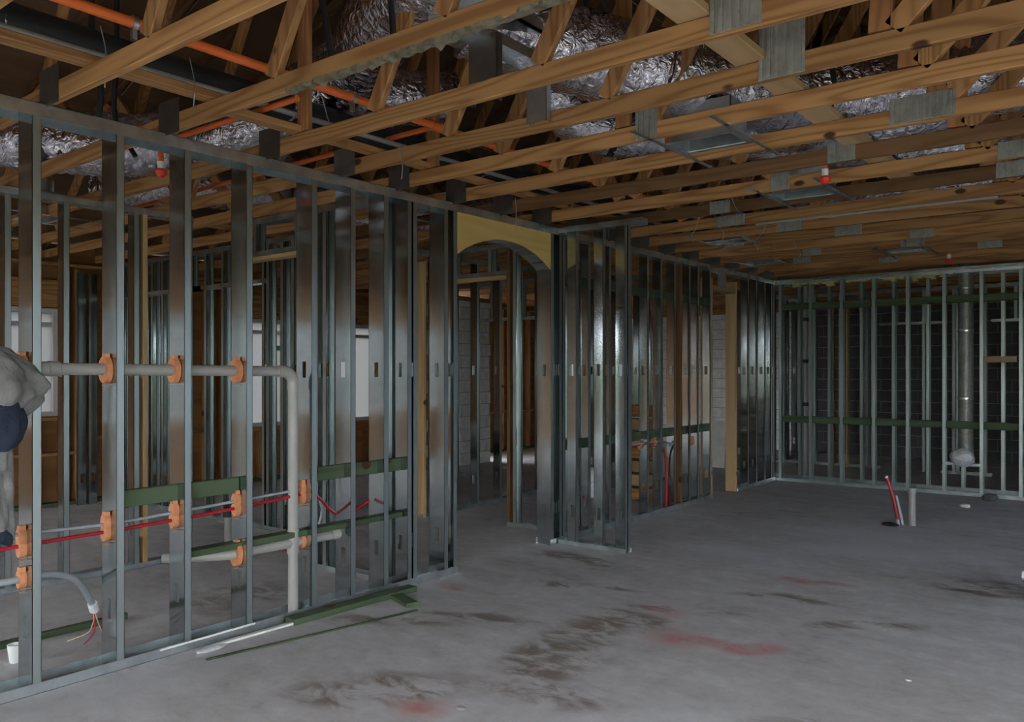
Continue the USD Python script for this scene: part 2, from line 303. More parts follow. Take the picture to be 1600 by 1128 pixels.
part(floor, 'slab_edge', box((-9.75, -3.6, -0.25), (3.95, 15.6, -0.004)), 'mortar')
ground = struct('ground', 'pale bare ground outside around the house', 'ground')
part(ground, 'soil', box((-60, -60, -0.5), (60, 60, -0.26)), 'outside_ground')

# ------------------------------------------------------------------ roof: trusses below, plywood deck above
EAVE_X0, EAVE_X1, RIDGE_X, SLOPE, EAVE_Z = -9.75, 3.95, -2.9, 0.40, 2.93
def deck_z(x): return EAVE_Z + SLOPE * (x - EAVE_X0 if x < RIDGE_X else EAVE_X1 - x)
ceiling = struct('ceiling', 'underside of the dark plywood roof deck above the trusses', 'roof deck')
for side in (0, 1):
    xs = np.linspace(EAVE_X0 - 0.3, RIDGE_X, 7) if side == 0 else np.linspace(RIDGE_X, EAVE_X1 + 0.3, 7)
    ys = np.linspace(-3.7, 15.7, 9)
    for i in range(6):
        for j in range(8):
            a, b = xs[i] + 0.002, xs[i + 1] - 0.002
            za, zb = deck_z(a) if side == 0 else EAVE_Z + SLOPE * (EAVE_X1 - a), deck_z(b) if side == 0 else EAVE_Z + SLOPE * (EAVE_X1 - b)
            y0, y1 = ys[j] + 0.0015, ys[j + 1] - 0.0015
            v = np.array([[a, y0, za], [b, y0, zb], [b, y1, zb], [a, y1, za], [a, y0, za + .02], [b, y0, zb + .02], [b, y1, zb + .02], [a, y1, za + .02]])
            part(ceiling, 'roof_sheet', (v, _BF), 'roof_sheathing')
ZC = 2.752                                       # underside of the bottom chords
TRUSS_Y = [-2.9, -2.3, -1.75, -1.2, -0.6, -0.03, 0.53, 1.10, 1.67, 2.26, 2.88, 3.44, 3.92, 4.50, 5.05, 5.58, 6.12, 6.69, 7.26, 7.83, 8.40, 8.97, 9.54, 10.11, 10.68, 11.35, 11.95, 12.55, 13.15, 13.75, 14.35, 14.95]
# nail plates (centre x, width, height, centre z above chord underside, how it looks)
PLATES = {2.88: [(-1.21, .20, .20, .11)], 3.44: [(-1.24, .20, .24, .12)], 3.92: [(-2.15, .13, .17, .085)], 4.50: [(-0.91, .30, .13, .075)], 5.05: [(-1.46, .16, .12, .06)],
          5.58: [(-2.02, .13, .12, .06), (-.62, .2, .1, .05)], 6.12: [(-2.7, .17, .10, .05), (-.7, .2, .1, .05)], 6.69: [(-2.85, .25, .09, .045), (-4.15, .2, .12, .06)], 7.26: [(-2.55, .22, .09, .045)], 7.83: [(-2.2, .24, .09, .045), (-3.3, .2, .09, .045)],
          8.40: [(-1.7, .2, .08, .04)], 8.97: [(-2.9, .2, .08, .045), (-1.9, .22, .08, .045)], 9.54: [(-3.2, .2, .08, .045), (-1.3, .22, .08, .045)], 10.11: [(-2.4, .2, .08, .045)]}
def nail_plate(cx, y, zc, w, h, ribbed=True):
    out = [box((cx - w / 2, y - .0025, zc - h / 2), (cx + w / 2, y - .0005, zc + h / 2))]
    if ribbed:
        n = max(3, int(w / .030)); p = w / n
        for i in range(n):
            a = cx - w / 2 + i * p
            out.append(box((a + .2 * p, y - .011, zc - h / 2 + .004), (a + .62 * p, y - .002, zc + h / 2 - .004)))
    return join(out)
ORD = ['first', 'second', 'third', 'fourth', 'fifth', 'sixth', 'seventh', 'eighth', 'ninth', 'tenth', 'eleventh', 'twelfth', 'thirteenth', 'fourteenth', 'fifteenth', 'sixteenth', 'seventeenth', 'eighteenth', 'nineteenth']
TRUSS_LOOK = {1.10: 'timber roof truss cutting only the top left corner of the photo', 1.67: 'nearest big roof truss at top left, ending in a dark plate above the wall',
              2.26: 'long timber roof truss with ragged bark left along its lower edge', 2.88: 'timber roof truss with a ribbed nail plate cut by the photo top edge', 3.44: 'timber roof truss with the largest tall ribbed nail plate',
              3.92: 'timber roof truss with a small square ribbed plate under a vertical web', 4.50: 'timber roof truss with a wide low ribbed plate near the right edge', 5.05: 'dark brown timber roof truss just behind the near square register boot'}
trusses = {}
vis = [y for y in TRUSS_Y if y > 1.0]
for ti, y in enumerate(TRUSS_Y):
    if y in TRUSS_LOOK: lab = TRUSS_LOOK[y]
    elif y < 1.0: lab = '%s timber roof truss behind the photographer' % ORD[ti]
    elif y < 11: lab = 'timber roof truss, %s counted forward from the back wall with green boards' % ORD[max(0, [k for k in vis if k < 11][::-1].index(y))]
    else: lab = '%s timber roof truss beyond the back stud wall' % ORD[[k for k in vis if k > 11].index(y)]
    t = thing('roof_truss', lab, 'roof truss', (RIDGE_X, y, ZC), group='timber roof trusses overhead')
    trusses[y] = t
    r = random.Random(int(y * 100) + 5)
    fam = 'pine' if y not in (5.05, 6.12) else 'dark_pine'
    # bottom chord in lengths spliced at the plates
    cuts = [-9.7, -4.05 + r.uniform(-.02, .02), 0.9 + r.uniform(-.5, .5), 3.9]
    for a, b in zip(cuts[:-1], cuts[1:]):
        part(t, 'bottom_chord', beam((a + .0015, y + .019, ZC + .0445), (b - .0015, y + .019, ZC + .0445), .038, .089), fam + '_x')
    for p, q in (((EAVE_X0, EAVE_Z - .055), (RIDGE_X, deck_z(RIDGE_X) - .06)), ((RIDGE_X, deck_z(RIDGE_X) - .06), (EAVE_X1, EAVE_Z - .055))):
        part(t, 'top_chord', beam((p[0], y + .019, p[1]), (q[0], y + .019, q[1]), .038, .089), 'dark_pine_x')
    zb = ZC + .09
    def web(x0, x1, zt=None, m='pine_z', w=.089):
        zt = deck_z(x1) - .10 if zt is None else zt
        d = np.array([x1 - x0, 0, zt - zb]); d /= np.linalg.norm(d)
        up = (0, 1, 0)
        part(t, 'web', beam((x0, y + .019, zb + .005), (x1, y + .019, zt), w, .038, up=up), m)
    web(-8.2, -7.2); web(-6.0, -7.1); web(-5.9, -4.6); web(-3.18, -1.9 + r.uniform(-.05, .05)); r.random() < .3 and y > 4 and web(-3.3, -4.5, m='red_pine_z')
    web(-2.12, -0.95); y > 3 and web(-0.85, -0.75, m='red_pine_z'); y > 2.5 and web(-0.8, 0.5); web(1.4, 0.6); web(1.5, 2.3)
    if y in (3.92, 4.50, 6.12, 7.26, 8.40): web(-2.30, -2.30, m='red_pine_z')
    if y in (4.50, 5.05, 5.58): web(-0.25, -0.25, m='red_pine_z')
    if y in (2.88, 3.92): web(-3.75, -3.75, m='red_pine_z')
    for k, (cx, w, h, zc) in enumerate(PLATES.get(y, [])):
        part(t, 'nail_plate', nail_plate(cx, y, ZC + zc, w, h), 'nail_plate_steel')
    part(t, 'nail_plate', nail_plate(-4.05, y, ZC + .075, .20, .18, ribbed=False), 'dark_plate_steel', label='plain dark nail plate over the wall')
    if y == 2.26:
        n = 60; xs = np.linspace(-3.05, -1.55, n); rg = np.random.default_rng(3)
        h = .004 + .011 * np.abs(rg.normal(size=n)) * np.sin(np.linspace(0.15, math.pi, n)); dy = .004 * rg.normal(size=n)
        part(t, 'bark_strip', loft([np.array([[x, y - .006 + e, ZC + .012], [x, y + .03, ZC + .004], [x, y + .026, ZC - q], [x, y - .004 + e, ZC - q * .6]]) for x, q, e in zip(xs, h, dy)]), 'bark', label='ragged grey and yellow bark edge')
# long flat braces along the trusses
def brace(x, y0, y1, z, w, m, lab, gap=None):
    b = thing('lateral_brace', lab, 'brace', (x, y0, z), group=None)
    ys = [y0] + (gap or []) + [y1]
    for a, c in zip(ys[:-1], ys[1:]): part(b, 'plank', beam((x, a + .004, z), (x, c - .004, z), w, .038), m)
brace(-3.68, .4, 2.34, ZC + .089 + .021, .089, 'pine_y', 'flat timber brace lying on the near truss chords beside the black pipe')
brace(-3.80, 2.36, 7.4, ZC + .089 + .021, .089, 'pine_y', 'flat timber brace continuing along the trusses above the arch', [3.5])
brace(-1.38, 2.0, 9.6, ZC + .089 + .021, .140, 'pale_pine_y', 'wide pale timber brace crossing the trusses at right', [4.55, 7.2])
brace(-6.9, .5, 9.0, ZC + .089 + .021, .089, 'pine_y', 'flat timber brace over the trusses of the far left rooms', [3.9])

# ------------------------------------------------------------------ steel stud walls
WA, DA = -4.156, 0.152                           # left wall: centre line and depth
wall_left = struct('wall_left', 'open galvanized steel stud wall on the left with an arched opening and green backing boards', 'stud wall', (WA, 1.0, 0))
studs_x(wall_left, WA, [0.40, 0.80, 1.205, 1.608, 1.999, 2.364, 2.745, 3.206, 3.518, 3.809], DA)
studs_x(wall_left, WA, [4.03, 4.085], DA, 1)
studs_x(wall_left, WA, [4.405], DA, 1); studs_x(wall_left, WA, [4.545], DA, -1)
studs_x(wall_left, WA, [5.755], DA, 1)
WA2, DA2 = -4.126, .092
studs_x(wall_left, WA2, [5.88, 5.93, 6.345, 6.71, 7.10, 7.457, 7.75, 8.06, 8.42, 8.64, 8.962], DA2)
studs_x(wall_left, WA2, [10.10, 10.38, 10.68, 10.93, 11.0], DA2)
for a, b, X, D in ((.2, 4.56, WA, DA), (5.74, 5.86, WA, DA), (5.86, 9.02, WA2, DA2), (9.80, 11.1, WA2, DA2)): part(wall_left, 'bottom_track', track((X, a, 0.0), (X, b, 0.0), D, .05), 'galvanized_sheet')
for a, b, X, D in ((.2, 3.0, WA, DA), (3.0, 5.86, WA, DA), (5.86, 11.1, WA2, DA2)): part(wall_left, 'top_track', track((X, a, Z_TOP), (X, b, Z_TOP), D, .062, -1), 'galvanized_sheet')
# arch: plywood faces with a curved foot and a segmented metal soffit
AY0, AY1, ZS, RISE = 4.548, 5.752, 2.375, .175
hw = (AY1 - AY0) / 2; RAD = (hw * hw + RISE * RISE) / (2 * RISE); ang = math.asin(hw / RAD)
arc = [(AY0 + hw + RAD * math.sin(t), ZS + RISE - RAD + RAD * math.cos(t)) for t in np.linspace(-ang, ang, 33)]
face = Polygon(arc + [(AY1, 2.69), (AY0, 2.69)])
for xf in (WA + DA / 2 - .016, WA - DA / 2):
    part(wall_left, 'arch_panel', extrude(face, lambda a, b, c, xf=xf: (xf + c, a, b), .016), 'yellow_plywood', label='yellow plywood panel with arched lower edge')
for i in range(11):
    t0, t1 = -ang + 2 * ang * i / 11 + .003, -ang + 2 * ang * (i + 1) / 11 - .012
    q = [(AY0 + hw + (RAD - o) * math.sin(t), ZS + RISE - RAD + (RAD - o) * math.cos(t)) for o in (0, .004) for t in (t0, t1)]
    x0, x1 = WA - DA / 2 + .004, WA + DA / 2 - .004; v = np.array([[x, a, b] for x in (x0, x1) for a, b in (q[0], q[1], q[3], q[2])])
    part(wall_left, 'arch_soffit', (v, _BF), 'galvanized_steel')
part(wall_left, 'arch_header', track((WA, AY0, 2.60), (WA, AY1, 2.60), DA - .05, .03, 1), 'galvanized_steel')
# green treated backing boards
GX = WA - .01
for y0, y1, z0, z1 in ((2.012, 2.74, .800, .889), (3.215, 4.06, .805, .894), (5.94, 8.96, 2.277, 2.366), (5.94, 8.96, .790, .879)):
    part(wall_left, 'backing_board', beam((GX, y0, (z0 + z1) / 2), (GX, y1, (z0 + z1) / 2), .038, z1 - z0), 'treated_pine_y', label='green treated timber board')
part(wall_left, 'backing_board', beam((GX, 2.39, .50), (GX, 4.02, .50), .089, .036), 'treated_pine_y', label='green treated board laid flat')
part(wall_left, 'jamb_post', beam((WA2, 8.24, .05), (WA2, 8.24, 2.68), .09, .038, up=(0, 1, 0)), 'dark_pine_z', label='brown timber post')
part(wall_left, 'jamb_post', beam((WA + .005, 9.03, .003), (WA + .005, 9.03, 2.60), .14, .036, up=(0, 1, 0)), 'pale_pine_z', label='pale timber door jamb')
part(wall_left, 'jamb_post', beam((WA + .01, 9.74, .003), (WA + .01, 9.74, 2.61), .14, .038, up=(0, 1, 0)), 'pale_pine_z', label='tall pale timber door post')
part(wall_left, 'door_header', beam((WA + .01, 9.05, 2.49), (WA + .01, 9.72, 2.49), .14, .05), 'pale_pine_y', label='pale timber door header')
part(wall_left, 'stud', c_stud((WA2, 9.4), 0, 'x', DA2, 1, 2.52, 2.74, holes=()), 'galvanized_steel')

stub = struct('wall_stub', 'short steel stud return wall sticking out beyond the arch', 'stud wall', (-3.75, 5.9, 0))
YS = 5.90
for x0, x1 in ((-3.98, -3.89), (-3.71, -3.62), (-3.50, -3.41)):
    part(stub, 'stud', c_stud(((x0 + x1) / 2, YS - .045), 0, 'x', x1 - x0, 1, .003, 2.745), 'stud_steel_x')
part(stub, 'stud', c_stud((-3.455, YS + .05), 0, 'x', .09, -1, .003, 2.745), 'stud_steel_x')
part(stub, 'bottom_track', track((-4.07, YS, 0), (-3.40, YS, 0), .10, .04), 'galvanized_sheet')
part(stub, 'top_track', track((-4.07, YS, Z_TOP), (-3.25, YS, Z_TOP), .10, .05, -1), 'galvanized_sheet')

YB, DB = 11.146, .092
wall_back = struct('wall_back', 'long steel stud wall at the back with two rows of green boards', 'stud wall', (-1.5, YB, 0))
bx = [-4.04, -3.63, -3.23, -2.83, -2.43, -2.02, -1.62, -1.22, -.81, -.41, 0, .41, .81, 1.22, 1.62, 2.02, 2.43, 2.83, 3.23]
studs_y(wall_back, YB, bx, DB, 1)
part(wall_back, 'bottom_track', track((-4.07, YB, 0), (3.6, YB, 0), DB, .04), 'galvanized_sheet')
part(wall_back, 'top_track', track((-4.07, YB, Z_TOP), (3.6, YB, Z_TOP), DB, .06, -1), 'galvanized_sheet')
part(wall_back, 'furring_channel', track((-3.55, YB - .10, Z_TOP - .035), (0.6, YB - .10, Z_TOP - .035), .06, .03, 1), 'galvanized_sheet')
part(wall_back, 'furring_channel', track((-2.3, YB - .17, Z_TOP - .03), (1.2, YB - .17, Z_TOP - .03), .05, .025, 1), 'galvanized_sheet')
for z in (2.335, .805): part(wall_back, 'backing_board', beam((-4.0, YB + .01, z + .044), (3.3, YB + .01, z + .044), .038, .089), 'treated_pine_x', label='green treated timber board')
part(wall_back, 'shelf_track', track((-2.01, YB, .36), (-1.60, YB, .36), DB, .03, 1), 'galvanized_sheet')
part(wall_back, 'block', beam((-1.57, YB, 1.64), (-1.24, YB, 1.64), .09, .07), 'pale_pine_x', label='short pale timber block between studs')
fo = []
rg = np.random.default_rng(11)
for x in np.arange(-3.9, -1.9, .05):
    if abs(((x + 4.04) % .405) - .2) < .17: fo.append(box((x, YB - .05, 2.69 - .012 - .03 * abs(rg.normal())), (x + .05, YB + .03, 2.692)))
part(wall_back, 'foam_bead', join(fo), 'yellow_foam', label='ragged yellow foam along the top track')

def simple_wall(name, label, axis, c, a, b, depth, at, gaps=(), header=None, m=None, s=1, top=True):
    """A further partition: axis 'x' runs along X at Y=c, axis 'y' along Y at X=c; at: stud positions; gaps: door openings (a, b, header z)."""
    m = m or ('stud_steel_y' if axis == 'x' else 'stud_steel_x')
    base = ((a + b) / 2, c, 0) if axis == 'x' else (c, (a + b) / 2, 0)
    w = thing(name, label, 'stud wall', base, group=None, kind='structure')
    pt = (lambda u, z: (u, c, z)) if axis == 'x' else (lambda u, z: (c, u, z))
    if axis == 'x': studs_y(w, c, at, depth, s, m=m)
    else: studs_x(w, c, at, depth, s, m=m)
    edges = [a] + [e for g in gaps for e in g[:2]] + [b]
    for u, v in zip(edges[::2], edges[1::2]):
        if v - u > .03: part(w, 'bottom_track', track(pt(u, 0), pt(v, 0), depth, .04), 'galvanized_sheet')
    if top: part(w, 'top_track', track(pt(a, Z_TOP), pt(b, Z_TOP), depth, .05, -1), 'galvanized_sheet')
    for g in gaps:
        part(w, 'header', track(pt(g[0], g[2]), pt(g[1], g[2]), depth, .04, 1), 'galvanized_sheet')
        n = max(1, int((g[1] - g[0]) / .4))
        for i in range(n):
            u = g[0] + (g[1] - g[0]) * (i + .5) / n
            part(w, 'cripple_stud', c_stud(((u, c) if axis == 'x' else (c, u)), 0, 'y' if axis == 'x' else 'x', depth, s, g[2] + .003, 2.745, holes=()), m)
    return w
def post(w, p, wx, wy, z1, m, lab=None, z0=.002):
    part(w, 'jamb_post', beam((p[0], p[1], z0), (p[0], p[1], z1), wx, wy, up=(0, 1, 0)), m, label=lab)

w = simple_wall('wall_inner', 'second steel stud wall parallel behind the left one, with a timber jamb at its end', 'y', -6.12, -.5, 3.6, .092, [-.2, .2, .6, 1.0, 1.42, 1.82, 2.222, 2.60, 3.11, 3.55])
post(w, (-6.12, 3.20), .089, .038, 2.70, 'pale_pine_z', 'timber jamb beside a stud')
w = simple_wall('wall_inner', 'steel stud wall with timber posts seen through the arch', 'y', -5.93, 5.98, 10.9, .092, [6.20, 6.52, 6.88, 7.28, 7.68, 8.08, 9.3, 10.1, 10.5, 10.86])
post(w, (-5.93, 6.04), .14, .038, 2.62, 'pale_pine_z', 'pale timber door post left of the arch')
w = simple_wall('wall_inner', 'steel stud partition with a low header running to the far left windows', 'x', 4.70, -9.5, -6.2, .092, [-9.4, -8.97, -8.72, -8.50, -8.28, -7.66, -7.35, -6.67, -6.60, -6.38, -6.22], gaps=[(-8.2, -7.72, 2.34)])
part(w, 'header', track((-9.4, 4.70, 2.34), (-6.6, 4.70, 2.34), .092, .04, 1), 'galvanized_sheet')
w = simple_wall('wall_inner', 'short steel stud cross wall joining the left wall near the white pipe', 'x', 4.02, -6.12, -4.24, .092, [-4.30, -4.93], gaps=[(-6.08, -5.0, 2.44)], s=1)
part(w, 'stud', c_stud((-4.98, 4.02), 0, 'y', .092, -1), 'galvanized_steel')
part(w, 'header_plank', beam((-6.05, 4.05, 2.43), (-5.0, 4.05, 2.43), .09, .038), 'pale_pine_x')
w = simple_wall('wall_inner', 'steel stud wall with a door opening and timber jamb behind the arch', 'x', 6.26, -5.88, -4.24, .092, [-4.86, -4.45, -4.28], gaps=[(-5.88, -4.93, 2.44)], s=1)
post(w, (-4.915, 6.26), .038, .092, 2.70, 'dark_pine_z', 'brown timber jamb')
part(w, 'header_plank', beam((-5.86, 6.26, 2.42), (-4.94, 6.26, 2.42), .09, .038), 'pale_pine_x')
w = simple_wall('wall_inner', 'steel stud plumbing wall behind the green backing boards', 'y', -5.35, 8.0, 10.2, .092, [8.1, 8.5, 8.9, 9.7, 10.1])
w = simple_wall('wall_inner', 'second row of steel studs close behind the back wall', 'x', 11.56, -4.4, 3.4, .092, [-4.3, -3.92, -3.51, -3.09, -2.69, -2.28, -1.88, -1.45, -1.05, -.65, -.2, .2, .6, 1.0, 1.5, 2.0, 2.5, 3.0])
w = simple_wall('wall_inner', 'dim steel stud wall crossing the dark room beyond the back wall', 'x', 13.4, -5.3, 3.4, .092, [-5.2, -4.8, -4.4, -4.3, -3.9, -3.5, -3.42, -3.1, -2.7, -2.3, -2.25, -1.9, -1.2, -.8, -.4, 0, .5, 1.0, 1.5, 2.0], gaps=[(-3.3, -2.45, 2.2), (-1.8, -1.25, 2.2)])
post(w, (-4.02, 13.36), .10, .038, 2.6, 'pine_z', 'timber post'); post(w, (-3.75, 13.3), .038, .09, 2.6, 'pale_pine_z', 'pale timber post')
w = simple_wall('wall_inner', 'dim steel stud wall leading away beyond the back wall', 'y', -4.9, 11.7, 15.3, .092, [11.8, 12.2, 12.6, 13.0, 13.8, 14.2, 14.6, 15.0])
w = simple_wall('wall_inner', 'steel stud wall at far left crossing behind the arch corridor', 'x', 8.86, -8.5, -6.0, .092, [-8.4, -8.0, -7.6, -6.45, -6.05], gaps=[(-7.55, -6.5, 2.2)])

# ------------------------------------------------------------------ outer walls and windows
XW = -9.70                                       # inner face of the west sheathing
west = struct('wall_west', 'brown timber framed outer wall with sheathing on the far left, pierced by windows', 'wall', (XW, 5, 0))
OPEN_W = [(-1.75, -0.45, 0.9, 2.20), (3.05, 4.08, 1.0, 2.20), (6.12, 7.13, .74, 2.22), (7.98, 8.84, .74, 2.22), (11.0, 11.45, .45, 2.2), (14.1, 14.75, .40, 2.38)]
def panels(parent, name, axis, c0, c1, a, b, z0, z1, openings, m, sheet=1.22):
    """Sheets between a and b with the openings (u0, u1, z0, z1) left free."""
    cuts = sorted({a, b, *[o for q in openings for o in q[:2]], *[u for u in np.arange(a, b, sheet)]})
    for u, v in zip(cuts[:-1], cuts[1:]):
        if v - u < .02: continue
        zz = [z0]
        for q in openings:
            if q[0] <= (u + v) / 2 <= q[1]: zz += [q[2], q[3]]
        zz.append(z1)
        for p, q in zip(zz[::2], zz[1::2]):
            if q - p > .02:
                lo, hi = ((c0, u + .001, p), (c1, v - .001, q)) if axis == 'y' else ((u + .001, c0, p), (v - .001, c1, q))
                part(parent, name, box(lo, hi), m)
for a, b in ((-3.6, 8.9), (10.4, 15.6)):
    panels(west, 'sheathing_sheet', 'y', XW - .02, XW, a, b, 0, EAVE_Z, [o for o in OPEN_W if a < o[0] < b], 'sheathing')
panels(west, 'sheathing_sheet', 'x', 8.90, 8.92, XW, -8.6, 0, EAVE_Z, [], 'sheathing')
panels(west, 'sheathing_sheet', 'x', 10.38, 10.40, XW, -8.6, 0, EAVE_Z, [(-9.55, -8.75, 0.02, 2.35)], 'sheathing')  # unseen opening added to let sky light into the back rooms
FX = XW + .07
for y in np.arange(-3.06, 15.4, .406):
    if 8.8 < y < 10.5: continue
    o = [q for q in OPEN_W if q[0] - .02 < y < q[1] + .02]
    if o:
        if o[0][2] > .2: part(west, 'cripple_stud', beam((FX, y, .04), (FX, y, o[0][2] - .06), .038, .14, up=(1, 0, 0)), 'pine_z')
    else: part(west, 'stud', beam((FX, y, .04), (FX, y, 2.66), .038, .14, up=(1, 0, 0)), 'pine_z')
for a, b in ((-3.4, 8.88), (10.42, 15.5)):
    part(west, 'sole_plate', beam((FX, a, .02), (FX, b, .02), .14, .038), 'treated_pine_y'); part(west, 'top_plate', beam((FX, a, 2.69), (FX, b, 2.69), .14, .038), 'pine_y')
for o in OPEN_W:
    for y in (o[0] - .03, o[1] + .03): part(west, 'trimmer_stud', beam((FX, y, .04), (FX, y, 2.66), .038, .14, up=(1, 0, 0)), 'pine_z')
    part(west, 'window_header', beam((FX + .04, o[0] - .05, o[3] + .16), (FX + .04, o[1] + .05, o[3] + .16), .06, .30), 'pine_y')
    part(west, 'rough_sill', beam((FX, o[0] - .01, o[2] - .03), (FX, o[1] + .01, o[2] - .03), .14, .038), 'pine_y')
y = -3.06
while y < 15.0:
    if not (8.4 < y < 10.6) and not any(q[0] - .42 < y < q[1] + .02 for q in OPEN_W):
        part(west, 'blocking', beam((FX, y + .021, .74), (FX, y + .385, .74), .14, .038), 'pine_y')
    elif any(q[0] - .42 < y < q[1] + .02 and q[2] > .9 for q in OPEN_W): part(west, 'blocking', beam((FX, y + .021, .58), (FX, y + .385, .58), .14, .038), 'pine_y')
    y += .406
WIN_LAB = ['white framed window at the far left edge behind the hanging jacket', 'white framed window half hidden behind the upright white pipe', 'white framed window seen just left of the arch, a brown panel below it',
           'narrow window glimpsed through the arch', 'tall narrow window glimpsed past the studs right of the arch', 'window outside the picture that glints in the left studs']
for i, o in enumerate(OPEN_W[1:] + OPEN_W[:1]):
    wn = struct('window_%d' % (i + 1), WIN_LAB[i], 'window', (XW, (o[0] + o[1]) / 2, o[2]))
    y0, y1, z0, z1 = o; fr = []
    x0, x1 = XW - .06, XW + .03
    for a, b in (((x0, y0, z0), (x1, y1, z0 + .05)), ((x0, y0, z1 - .05), (x1, y1, z1)), ((x0, y0, z0 + .05), (x1, y0 + .05, z1 - .05)), ((x0, y1 - .05, z0 + .05), (x1, y1, z1 - .05))): fr.append(box(a, b))
    part(wn, 'frame', join(fr), 'window_vinyl')
    part(wn, 'meeting_rail', box((x0 + .02, y0 + .05, z1 - .20), (x1 - .02, y1 - .05, z1 - .155)), 'window_vinyl')
    part(wn, 'pane', box((x0 + .04, y0 + .045, z0 + .045), (x0 + .045, y1 - .045, z1 - .19)), 'sky_dimming_glass'); part(wn, 'pane', box((x0 + .04, y0 + .045, z1 - .165), (x0 + .045, y1 - .045, z1 - .045)), 'sky_dimming_glass')
    if i in (0, 1): part(wn, 'sticker', box((x0 + .046, y0 + (.70 if i == 0 else .86), z1 - .43), (x0 + .049, y0 + (.76 if i == 0 else .96), z1 - .36)), 'turquoise_sticker', label='turquoise sticker on the pane')

def block_wall(parent, axis, c, a, b, z0, z1, m, face, bl=.396, bh=.194, openings=()):
    """Single blocks with raked joints over a mortar core; face: +1/-1 the side that shows."""
    th = .02
    core = ((a, c - .09, z0), (b, c + .09, z1)) if axis == 'x' else ((c - .09, a, z0), (c + .09, b, z1))
    part(parent, 'mortar_bed', box(*core), 'mortar')
    r = random.Random(int(abs(a * 10)) + 3); row = 0; z = z0
    while z < z1 - .05:
        u = a - (bl / 2 if row % 2 else 0)
        while u < b - .01:
            u0, u1 = max(a, u + .005), min(b, u + bl - .005); zz = min(z1, z + bh - .005)
            if u1 - u0 > .03:
                e = .097 + r.uniform(0, .004)
                lo, hi = ((u0, c + face * .05, z + .005), (u1, c + face * e, zz)) if axis == 'x' else ((c + face * .05, u0, z + .005), (c + face * e, u1, zz))
                part(parent, 'block', box(lo, hi), m)
            u += bl
        z += bh; row += 1
blk = struct('wall_block', 'pale concrete block outer wall seen through the arch', 'block wall', (-8.7, 9.6, 0))
block_wall(blk, 'y', -8.70, 8.9, 10.4, 0, 2.62, 'pale_block', 1)
part(blk, 'wall_plate', beam((-8.70, 8.9, 2.66), (-8.70, 10.4, 2.66), .19, .06), 'pine_y')
north = struct('wall_north', 'concrete block end wall of the house, pale at left, unlit shade painted in beyond the back wall', 'block wall', (-3, 15.5, 0))
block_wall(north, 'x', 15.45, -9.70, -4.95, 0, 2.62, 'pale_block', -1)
block_wall(north, 'x', 15.45, -4.95, 1.3, 0, 2.62, 'shaded_block', -1)
part(north, 'wall_end', box((1.3, 15.36, 0), (3.95, 15.54, 2.62)), 'mortar')
part(north, 'wall_plate', beam((-9.7, 15.45, 2.67), (3.95, 15.45, 2.67), .19, .09), 'pine_x')
def gable(y0, y1):
    pts = Polygon([(EAVE_X0, 2.72), (EAVE_X1, 2.72), (EAVE_X1, EAVE_Z - .01), (RIDGE_X, deck_z(RIDGE_X) - .01), (EAVE_X0, EAVE_Z - .01)])
    return extrude(pts, lambda a, b, c: (a, y0 + c, b), y1 - y0)
part(north, 'gable', gable(15.38, 15.44), 'sheathing')
south = struct('wall_south', 'outer wall behind the photographer with a wide garage opening and an added light opening', 'wall', (0, -3.5, 0))
panels(south, 'wall_panel', 'x', -3.56, -3.40, EAVE_X0, EAVE_X1, 0, EAVE_Z, [(-9.3, -4.6, 0, 2.42), (-2.2, 2.6, 0, 2.42)], 'stucco', 2.4)  # left opening is added, unseen, to light the left rooms
part(south, 'gable', gable(-3.5, -3.44), 'sheathing')
east = struct('wall_east', 'outer wall on the right, out of the picture, with wide openings', 'wall', (3.8, 5, 0))
panels(east, 'wall_panel', 'y', 3.75, 3.93, -3.6, 15.6, 0, EAVE_Z, [(-3.2, 2.7, 0, 2.42), (4.2, 9.9, 0.02, 2.42)], 'stucco', 2.4)

gd = struct('door_1', 'wide tinted glass sliding door on the right, out of the picture', 'glass door', (3.84, 7.05, 0))
for i in range(3):
    a, b = 4.2 + i * 1.9, 6.1 + i * 1.9
    part(gd, 'frame', join([box((3.80, a, .02), (3.88, a + .06, 2.42)), box((3.80, b - .06, .02), (3.88, b, 2.42)), box((3.80, a, .02), (3.88, b, .09)), box((3.80, a, 2.34), (3.88, b, 2.42))]), 'window_vinyl')
    part(gd, 'pane', box((3.835, a + .05, .08), (3.842, b - .05, 2.35)), 'tinted_glass')

# ------------------------------------------------------------------ services in the left wall
PX = WA
vent = thing('drain_pipe', 'white plastic drain pipe running through the left studs and turning down to the floor', 'pipe', (PX, 3.1, 0))
yv = 3.124
part(vent, 'horizontal_pipe', tube([(PX, 1.66, 1.512), (PX, 3.03, 1.500)], .030, 20), 'pvc', 40)
part(vent, 'coupling', ring_lathe([(0, 0), (.034, 0), (.034, .05), (.037, .052), (.037, .10), (.030, .105), (0, .105)], (PX, 1.655, 1.512), (0, 1, 0)), 'pvc', 40)
part(vent, 'elbow', tube(spline([(PX, 3.01, 1.5), (PX, 3.07, 1.497), (PX, 3.105, 1.475), (PX, yv, 1.44), (PX, yv, 1.385)], .01), [.036] * 4 + [.036] * 60 if False else .036, 20), 'pvc', 40)
part(vent, 'standpipe', tube([(PX, yv, .0), (PX, yv, 1.40)], .0305, 20), 'pvc', 40)
part(vent, 'tee', ring_lathe([(0, 0), (.037, 0), (.037, .15), (0, .15)], (PX, yv, .38), (0, 0, 1)), 'pvc', 40)
part(vent, 'branch_pipe', tube(spline([(PX - .25, 2.42, .44), (PX - .08, 2.60, .445), (PX, 2.72, .447), (PX, 2.9, .447), (PX, 3.05, .447), (PX, 3.42, .447)], .03), .029, 16), 'pvc', 40)
